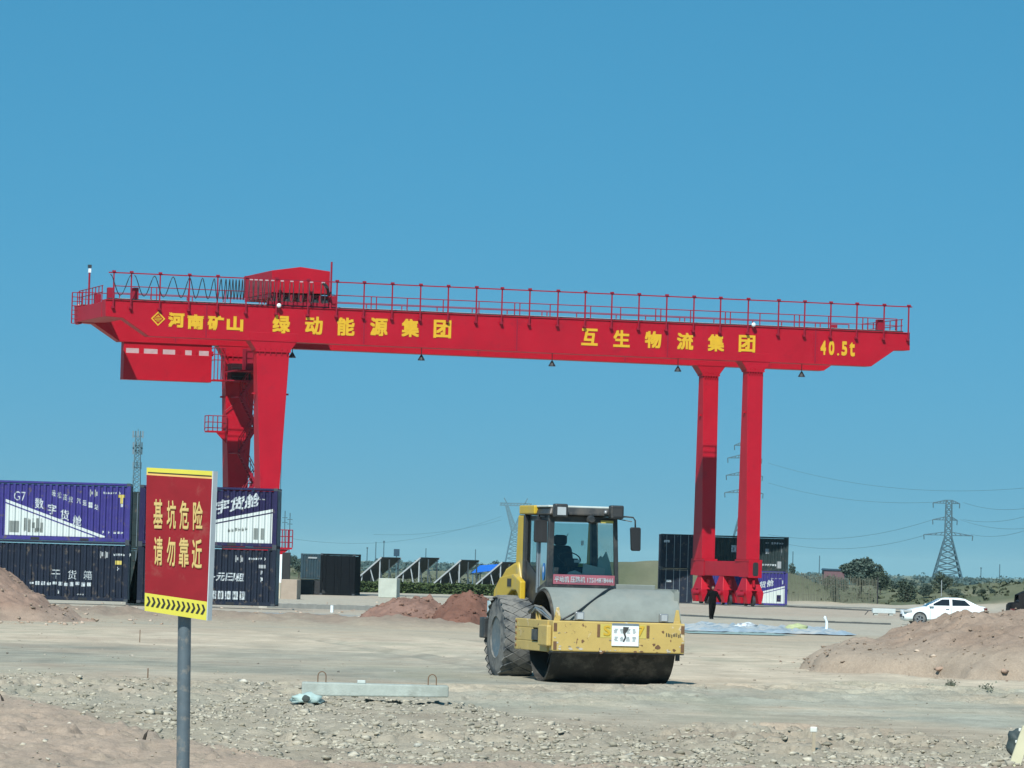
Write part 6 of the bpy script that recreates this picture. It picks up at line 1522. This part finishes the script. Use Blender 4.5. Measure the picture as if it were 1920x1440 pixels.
# cat head pylon left of the roller
D = 1700; t_ = at(964, 1056, D); s = mpp(D); o = thing('pylon', t_, 0, 'pale cat head lattice pylon on the horizon left of the roller cab', 'electricity pylon'); r = .3
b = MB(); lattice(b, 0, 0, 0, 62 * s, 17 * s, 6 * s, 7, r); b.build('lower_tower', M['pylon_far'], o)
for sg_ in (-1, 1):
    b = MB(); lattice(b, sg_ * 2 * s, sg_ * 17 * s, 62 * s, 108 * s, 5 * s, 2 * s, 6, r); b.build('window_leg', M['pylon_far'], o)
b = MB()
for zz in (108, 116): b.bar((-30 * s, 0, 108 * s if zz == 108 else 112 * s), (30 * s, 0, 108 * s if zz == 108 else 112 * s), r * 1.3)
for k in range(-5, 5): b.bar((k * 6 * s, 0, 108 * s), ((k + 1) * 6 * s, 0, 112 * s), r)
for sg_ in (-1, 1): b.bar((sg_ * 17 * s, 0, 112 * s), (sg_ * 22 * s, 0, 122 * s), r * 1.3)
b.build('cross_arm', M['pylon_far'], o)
# telecom mast
D = 900; t_ = at(252, 1036, D); s = mpp(D); o = thing('telecom_mast', t_, 0, 'lattice telecom mast with antennas behind the left container stack', 'telecom mast'); r = .14
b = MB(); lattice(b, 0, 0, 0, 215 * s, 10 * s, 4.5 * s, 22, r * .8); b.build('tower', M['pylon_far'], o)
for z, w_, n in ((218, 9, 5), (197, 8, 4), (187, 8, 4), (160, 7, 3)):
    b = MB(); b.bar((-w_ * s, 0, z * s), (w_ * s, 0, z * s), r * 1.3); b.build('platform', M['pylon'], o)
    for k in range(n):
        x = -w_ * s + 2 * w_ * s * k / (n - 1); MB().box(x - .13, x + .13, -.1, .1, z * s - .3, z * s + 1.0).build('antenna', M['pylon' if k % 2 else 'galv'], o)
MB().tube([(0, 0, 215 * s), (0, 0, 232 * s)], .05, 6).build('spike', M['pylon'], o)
# small poles
pol = [(532, 1048, 620, 90, 'first of the twin pole line masts right of the crane platform'), (541.5, 1048, 620, 86, 'second of the twin pole line masts right of the crane platform'), (704, 1052, 800, 36, 'thin distant pole left of the dark blue board'), (719, 1052, 800, 38, 'thin distant pole with lamp head left of the dark blue board'), (688, 1052, 800, 26, 'short distant pole left of the pair of poles'), (798, 1054, 900, 26, 'thin distant pole above the second solar table'), (891, 1056, 900, 26, 'thin distant pole above the blue shed'),
       (1486, 1072, 900, 38, 'thin distant pole right of the container stack'), (1536, 1074, 900, 32, 'thin distant pole left of the large tree'), (1839, 1084, 900, 20, 'small distant pole with box right of the pylon'), (1874, 1084, 1100, 26, 'faint distant pole near the right edge'), (1765, 1118, 470, 30, 'pale thin pole rising from behind the car roof')]
for k, (px_, pb, D, hp, lb) in enumerate(pol):
    t_ = at(px_, pb, D); s = mpp(D); o = thing('pole', t_, 0, lb, 'pole', 'thin distant poles'); m = M['pylon'] if k != 11 else M['alu']
    MB().tube([(0, 0, 0), (0, 0, hp * s)], .055 * D / 600, 6).build('shaft', m, o)
    if k in (0, 1):
        for z in (.86, .76): MB().bar((-5 * s, 0, hp * s * z), (5 * s, 0, hp * s * z), .09).build('cross_arm', m, o)
    elif k in (3, 4, 9): MB().box(-1.6 * s, 1.6 * s, -.1, .1, hp * s * .9, hp * s).build('head', m, o)
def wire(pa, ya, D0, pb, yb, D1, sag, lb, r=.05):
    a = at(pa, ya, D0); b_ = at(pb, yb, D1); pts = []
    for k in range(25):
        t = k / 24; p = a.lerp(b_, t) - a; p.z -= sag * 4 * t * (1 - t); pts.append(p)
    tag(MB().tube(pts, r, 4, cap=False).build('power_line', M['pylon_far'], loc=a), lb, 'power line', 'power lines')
for k, (a_, ya, b2, yb, sg2) in enumerate([(1440, 868, 1920, 915, 6), (1440, 905, 1776, 940, 4), (1440, 1002, 1750, 974, 5), (1475, 1020, 1732, 1004, 4), (1806, 942, 1930, 952, 2), (1800, 974, 1930, 990, 2), (1820, 1002, 1930, 992, 2), (1806, 974, 1930, 966, 2)]):
    wire(a_, ya, 1450, b2, yb, 1300, sg2 * .6, ['topmost power line crossing the sky at the right', 'power line reaching the top arm of the right pylon', 'power line reaching the middle arm of the right pylon from the left', 'power line reaching the low arm of the right pylon from the left', 'power line leaving the top arm of the right pylon', 'descending power line leaving the middle arm of the right pylon', 'power line leaving the low arm of the right pylon', 'rising power line leaving the middle arm of the right pylon'][k], .045)
for k, (a_, ya, b2, yb, sg2) in enumerate([(548, 1010, 940, 968, 8), (700, 1002, 940, 975, 3)]):
    wire(a_, ya, 1650, b2, yb, 1700, sg2 * .6, ['upper power line left of the cat head pylon', 'lower power line left of the cat head pylon'][k], .045)
# ================================================================== rubble, stones, stakes
rn = np.random.RandomState(21)
def chunk_shapes(count, seed):
    """angular broken chunks: hulls of a few random points"""
    r_ = random.Random(seed); out = []
    for j in range(count):
        bmh = bmesh.new(); sx, sy, sz = 1, r_.uniform(.55, .95), r_.uniform(.4, .75)
        for _ in range(11):
            d = Vector((r_.gauss(0, 1), r_.gauss(0, 1), r_.gauss(0, 1))).normalized() * r_.uniform(.8, 1.1); bmh.verts.new((d.x * sx, d.y * sy, d.z * sz))
        bmesh.ops.convex_hull(bmh, input=bmh.verts); bmesh.ops.delete(bmh, geom=[v for v in bmh.verts if not v.link_faces], context='VERTS'); bmesh.ops.triangulate(bmh, faces=bmh.faces)
        bmh.verts.index_update(); out.append((np.array([v.co[:] for v in bmh.verts]), np.array([[v.index for v in f.verts] for f in bmh.faces]))); bmh.free()
    return out
CH = chunk_shapes(18, 5)
def stones(name, P, size, cols, seed, flat=.8):
    """many angular stones in one mesh; P = ground points"""
    rn = np.random.RandomState(seed); n = len(P); size = np.broadcast_to(np.asarray(size), (n,)); which = rn.randint(0, len(CH), n); VV = []; FF = []; CC = []; off = 0
    for j, (bv, bf) in enumerate(CH):
        ii = np.where(which == j)[0]; m = len(ii); k = len(bv)
        if not m: continue
        a = rn.uniform(0, 2 * math.pi, m); b_ = rn.uniform(-.6, .6, m); ca, sa, cb_, sb = np.cos(a)[:, None], np.sin(a)[:, None], np.cos(b_)[:, None], np.sin(b_)[:, None]
        x, y, z = bv[None, :, 0], bv[None, :, 1], bv[None, :, 2]
        y2 = y * cb_ - z * sb; z2 = y * sb + z * cb_; s = size[ii][:, None]
        VV.append((np.stack([(x * ca - y2 * sa) * s, (x * sa + y2 * ca) * s, z2 * s * flat + s * .12], -1) + P[ii][:, None, :]).reshape(-1, 3))
        FF.append((bf[None] + (np.arange(m) * k)[:, None, None]).reshape(-1, 3) + off); off += m * k
        t = rn.uniform(0, 1, (m, 1)); c = (np.array(cols[0]) + (np.array(cols[1]) - np.array(cols[0])) * t) * rn.uniform(.85, 1.1, (m, 1)); CC.append(np.repeat(np.clip(c, .02, .72), k, 0))
    me = np_mesh(name, np.concatenate(VV), np.concatenate(FF)); set_col(me, np.concatenate(CC))
    if 'stone' not in M: M['stone'] = attr_mat('stone', rough=.95, fine=50, amt=.18, bump=.3, spec=.1, big=14)
    me.materials.append(M['stone']); return me
def scatter(n, fn, ymin, ymax, xmin=-60, xmax=1980):
    """random ground points; fn(px, py) gives the chance of keeping one"""
    py = rn.uniform(ymin, ymax, n); px = rn.uniform(xmin, xmax, n); keep = rn.rand(n) < fn(px, py); px, py = px[keep], py[keep]
    d = np.array(FW)[None] + np.array(CR)[None] * ((px - 960) / F_PX)[:, None] + np.array(CU)[None] * ((720 - py) / F_PX)[:, None]
    D = np.full(len(px), 60.0)
    for _ in range(30): z = np.interp(D, _zx, _zz); D = np.clip((z - 2.0) / d[:, 2] * d[:, 1], 20, 400)
    X = d[:, 0] / d[:, 1] * D; return np.stack([X, D, terrain(X, D)[0]], 1)
def rubmask(px, py):
    r1 = band(px, py, [0, 250, 600, 850, 1200], [1262, 1272, 1290, 1318, 1400], [1318, 1362, 1420, 1470, 1500], 8)
    r2 = band(px, py, [600, 900, 1200, 1500, 1920], [1335, 1345, 1366, 1382, 1388], [1490] * 5, 8)
    g = np.clip(.55 + 1.6 * fbm(px / 70, py / 25, 91), .05, 1)
    return np.maximum(r1, r2 * .30) * g * (1 - .93 * band(px, py, [0, 150, 300, 480, 560], [1318, 1350, 1400, 1430, 1455], [1600] * 5, 8))
P = scatter(60000, rubmask, 1256, 1470)
sz = .010 + .034 * rn.rand(len(P)) ** 1.8 + .055 * rn.rand(len(P)) ** 9
me = stones('rubble', P, sz, ((.26, .245, .19), (.47, .44, .35)), 31); o = tag(link('rubble', me), kind='stuff')
P = scatter(14000, lambda px, py: np.full(len(px), .5) * np.clip(.5 + 2 * fbm(px / 120, py / 18, 93), 0, 1), 1172, 1450)
sz = .006 + .022 * rn.rand(len(P)) ** 4
me = stones('gravel', P, sz, ((.20, .175, .13), (.42, .375, .30)), 32); tag(link('gravel', me), kind='stuff')
# clods on the heaps and the berm
def clods(name, cx, cy, rx, ry, n, cols, seed, smin, smax, host):
    """small clods lying on a heap's own surface"""
    r2 = np.random.RandomState(seed); dep = bpy.context.evaluated_depsgraph_get(); P = []
    L = host.location; vs = np.array([v.co[:] for v in host.data.vertices]); ii = r2.randint(0, len(vs), n); P = vs[ii] + np.array(L) + r2.normal(size=(n, 3)) * .02
    me = stones(name, P, smin + (smax - smin) * r2.rand(n) ** 3, cols, seed); tag(link(name, me), kind='stuff')
hp_ = [o for o in bpy.data.objects if o.name.startswith('earth_heap')]
hp_.sort(key=lambda o: o.name)
clods('clods', 0, 0, 0, 0, 4000, ((.24, .185, .14), (.32, .26, .20)), 41, .012, .07, hp_[0])
clods('clods', 0, 0, 0, 0, 700, ((.24, .18, .135), (.32, .26, .20)), 42, .02, .13, hp_[1])
clods('clods', 0, 0, 0, 0, 420, ((.16, .09, .065), (.25, .16, .12)), 43, .02, .11, hp_[2])
clods('clods', 0, 0, 0, 0, 350, ((.12, .06, .042), (.19, .10, .07)), 44, .02, .10, hp_[3])
P = scatter(1500, lambda px, py: (px < 930) * .8, 1130, 1172, -60, 940); P[:, 1] += 0
sz = .02 + .11 * rn.rand(len(P)) ** 4
me = stones('berm_stones', P, sz, ((.36, .25, .18), (.50, .42, .34)), 45); tag(link('berm_stones', me), kind='stuff')
foot = lambda px, py: np.maximum(np.exp(-((py - np.interp(px, [1470, 1540, 1700, 1920], [1240, 1246, 1262, 1276])) / 7.0) ** 2) * (px > 1460), .9 * np.exp(-((py - np.interp(px, [-60, 100, 190], [1166, 1160, 1146])) / 6.0) ** 2) * (px < 190))
P = scatter(9000, foot, 1130, 1300)
me = stones('spill', P, .012 + .05 * rn.rand(len(P)) ** 4, ((.22, .165, .125), (.36, .29, .225)), 46); tag(link('spill', me), kind='stuff')
P = scatter(5000, lambda px, py: .35 * np.clip(.3 + 3 * fbm(px / 200, py / 14, 95), 0, 1), 1165, 1330)
me = stones('litter_stones', P, .010 + .035 * rn.rand(len(P)) ** 5, ((.10, .09, .07), (.48, .43, .35)), 47); tag(link('litter_stones', me), kind='stuff')
# single stones that stand out
_seen = {}
big = [(93, 1286, .075, 'pale'), (73, 1300, .06, 'pale'), (307, 1293, .07, 'pale'), (455, 1297, .10, 'pale'), (492, 1292, .075, 'grey'), (130, 1371, .045, 'pale'), (845, 1287, .04, 'pale'), (740, 1258, .045, 'grey'), (635, 1260, .04, 'dark'),
       (1772, 1401, .065, 'white'), (1577, 1376, .06, 'pale'), (1400, 1352, .03, 'white'), (1358, 1372, .03, 'white'), (1640, 1384, .05, 'pale'), (60, 1147, .16, 'pale'), (93, 1152, .22, 'grey'), (118, 1156, .18, 'pale'), (765, 1375, .05, 'dark'), (785, 1416, .07, 'grey'), (610, 1380, .05, 'grey'), (560, 1398, .05, 'pale'), (1120, 1405, .05, 'pale'), (1180, 1420, .06, 'grey'), (1345, 1408, .05, 'grey'),
       (1745, 1225, .09, 'cream'), (1720, 1214, .075, 'cream'), (1760, 1256, .13, 'pink'), (1890, 1262, .12, 'pink'), (850, 1163, .13, 'cream'), (693, 1162, .12, 'pale'), (760, 1150, .10, 'pale')]
cl_ = {'pale': (.52, .50, .42), 'grey': (.36, .36, .31), 'dark': (.12, .12, .105), 'white': (.66, .66, .60), 'cream': (.56, .46, .36), 'pink': (.40, .29, .22)}
wh = lambda x, y: ('at the foot of the left earth heap' if y < 1165 and x < 200 else 'on the red berm' if y < 1170 else 'on the big right heap' if x > 1700 and y < 1290 else 'in the rubble left of the sign post' if x < 335 else 'in the rubble between post and concrete beam' if x < 560 else 'in front of the concrete beam' if x < 900 and y > 1300 else 'behind the concrete beam' if x < 900 else 'in the rubble at the lower right')
szw = lambda s: 'small' if s < .05 else 'middling' if s < .09 else 'large'
for k, (px_, py_, s_, c_) in enumerate(big):
    q = put(px_, py_); 
    if px_ > 1700 and py_ < 1290:                   # on the heap: drop it on the heap's surface
        h_ = hp_[0]; vs = np.array([v.co[:] for v in h_.data.vertices]) + np.array(h_.location); d = np.array(ray(px_, py_)); 
        pr = project(vs[:, 0], vs[:, 1], vs[:, 2]); e = (pr[0] - px_) ** 2 + (pr[1] - py_) ** 2; cand = np.where(e < 60)[0]
        if len(cand): j = cand[np.argmin(vs[cand, 1])]; q = Vector(vs[j])
    me = stones('stone', np.array([[0, 0, 0]]), np.array([s_]), (cl_[c_], cl_[c_]), 500 + k, flat=.8)
    o = link('stone', me); o.location = q; 
    lb = f'{szw(s_)} {c_} stone {wh(px_, py_)}'; k_ = _seen.get(lb, 0); _seen[lb] = k_ + 1
    if k_: lb += ', ' + ['', 'further right', 'furthest right of these'][k_]
    tag(o, lb, 'stone', 'single stones lying about')
# stakes
M['wood'] = mat('stake_wood', (.36, .31, .22), .8, var=.2); M['white_top'] = mat('white_stake_top', (.62, .64, .58), .7)
q = put(1525, 1420); o = thing('marker_stake', q, 0, 'wooden marker stake with a white top in the lower right rubble', 'stake')
h_ = 40 * mpp(q.y); MB().hexa([(-.018, -.018, -.1), (.018, -.018, -.1), (.018, .018, -.1), (-.018, .018, -.1)], [(-.018, -.018, h_), (.018, -.018, h_), (.018, .018, h_), (-.018, .018, h_)]).build('shaft', M['wood'], o)
MB().box(-.042, .034, -.025, .02, h_ - .03, h_ + .03).build('cap', M['white_top'], o, bevel=.012)
for px_, py_, hh, lb in ((262, 1203, 24, 'thin steel pin standing on the pale track left of the sign'), (277, 1274, 20, 'thin steel pin standing at the edge of the rubble')):
    q = put(px_, py_); tag(MB().tube([(0, 0, -.1), (0, 0, hh * mpp(q.y))], .009, 6).build('steel_pin', M['rust'], loc=q), lb, 'steel pin')
# scraps
M['scrap'] = mat('scrap_dark', (.035, .028, .02), .9)
for px_, py_, ang, ln, lb in ((268, 1404, 62, .10, 'dark splinter standing in the red soil left of the post'), (380, 1404, 6, .16, 'dark stick lying right of the sign post'), (8, 1325, 120, .12, 'dark forked scrap at the left edge')):
    q = put(px_, py_); a = R(ang); o = MB().tube([(0, 0, -.02), (math.cos(a) * ln * .5, 0, math.sin(a) * ln * .5 + .01), (math.cos(a) * ln, .02, math.sin(a) * ln + .015)], [.018, .016, .005], 6).build('scrap', M['scrap'], loc=q); tag(o, lb, 'scrap')
q = put(1572, 1216); tag(MB().hexa([(-.28, 0, .02), (.26, 0, .03), (.28, .5, .05), (-.2, .5, .04)], [(-.28, 0, .05), (.26, 0, .06), (.28, .5, .08), (-.2, .5, .07)]).build('board_scrap', M['paper'], loc=q), 'pale flat board lying at the toe of the right earth heap', 'board')
# dark sack and cream plank at the lower right edge
q = put(1903, 1424); bo = bpy.data.meshes.new('sack'); bmh = bmesh.new(); bmesh.ops.create_icosphere(bmh, subdivisions=3, radius=1)
for v in bmh.verts:
    f = 1 + .14 * math.sin(v.co.z * 6 + v.co.x * 3); v.co = Vector((v.co.x * .095 * f, v.co.y * .12 * f, v.co.z * .165 * f))
bmh.to_mesh(bo); bmh.free(); M['sack'] = mat('sack_dark', (.035, .052, .052), .7, var=.2, bump=.4, bscale=18); bo.materials.append(M['sack']); bo.shade_smooth()
sk = thing('sack', q, 0, 'upright dark sack with pale patches at the lower right edge', 'sack'); o = link('sack_body', bo, sk); o.location = (0, 0, .15)
for x, z, w_ in ((.03, .17, .045), (.07, .30, .05)): MB().box(x - w_, x + w_ * .6, -.13, -.115, z - .018, z + .018).build('patch', M['white_top'], sk, bevel=.01)
q = put(1905, 1446); a = at(1898, 1446, q.y - .4) - q; b_ = at(1926, 1366, q.y - .1) - q; M['plank'] = mat('cream_plank', (.46, .44, .29), .6, var=.1)
tag(MB().bar(a, b_, .11, .05, up=(0, 1, 0)).build('plank', M['plank'], loc=q), 'cream painted plank leaning at the lower right corner', 'plank')
# tufts of dry grey weed on the rutted strip
for k, (px_, py_, w_, h_, lb) in enumerate(((1742, 1290, 18, 8, 'dark twiggy tuft on the rutted strip, left one'), (1783, 1293, 18, 12, 'grey green weed tuft on the rutted strip, middle one'), (1848, 1306, 24, 14, 'round grey weed tuft on the rutted strip, right one'), (1595, 1292, 10, 7, 'small weed tuft on the rutted strip below the heap'), (1885, 1312, 10, 6, 'tiny weed tuft near the right edge'))):
    q = put(px_, py_); s = mpp(q.y); r2 = np.random.RandomState(600 + k); n = 90
    P = np.stack([r2.normal(size=n) * w_ * s * .3, r2.normal(size=n) * w_ * s * .3, np.abs(r2.normal(size=n)) * h_ * s * .42], 1)
    leafmass('weed_tuft', lb, 'weed', P, .018, ((.10, .115, .085), (.24, .25, .19)), 610 + k, q, group='weed tufts on the rutted strip', flat=2)
# ================================================================== dusty air
hm = bpy.data.materials.new('haze'); hm.use_nodes = True; hn = hm.node_tree; hn.nodes.clear()
ho = hn.nodes.new('ShaderNodeOutputMaterial'); hv = hn.nodes.new('ShaderNodeVolumePrincipled')
hv.inputs['Color'].default_value = (.66, 1.0, 1.0, 1); hv.inputs['Density'].default_value = .000045; hv.inputs['Anisotropy'].default_value = .0
hn.links.new(hv.outputs[0], ho.inputs['Volume'])
hb_ = MB().box(-24000, 24000, -200, 15000, -6, 50).build('haze', hm); tag(hb_, kind='stuff')
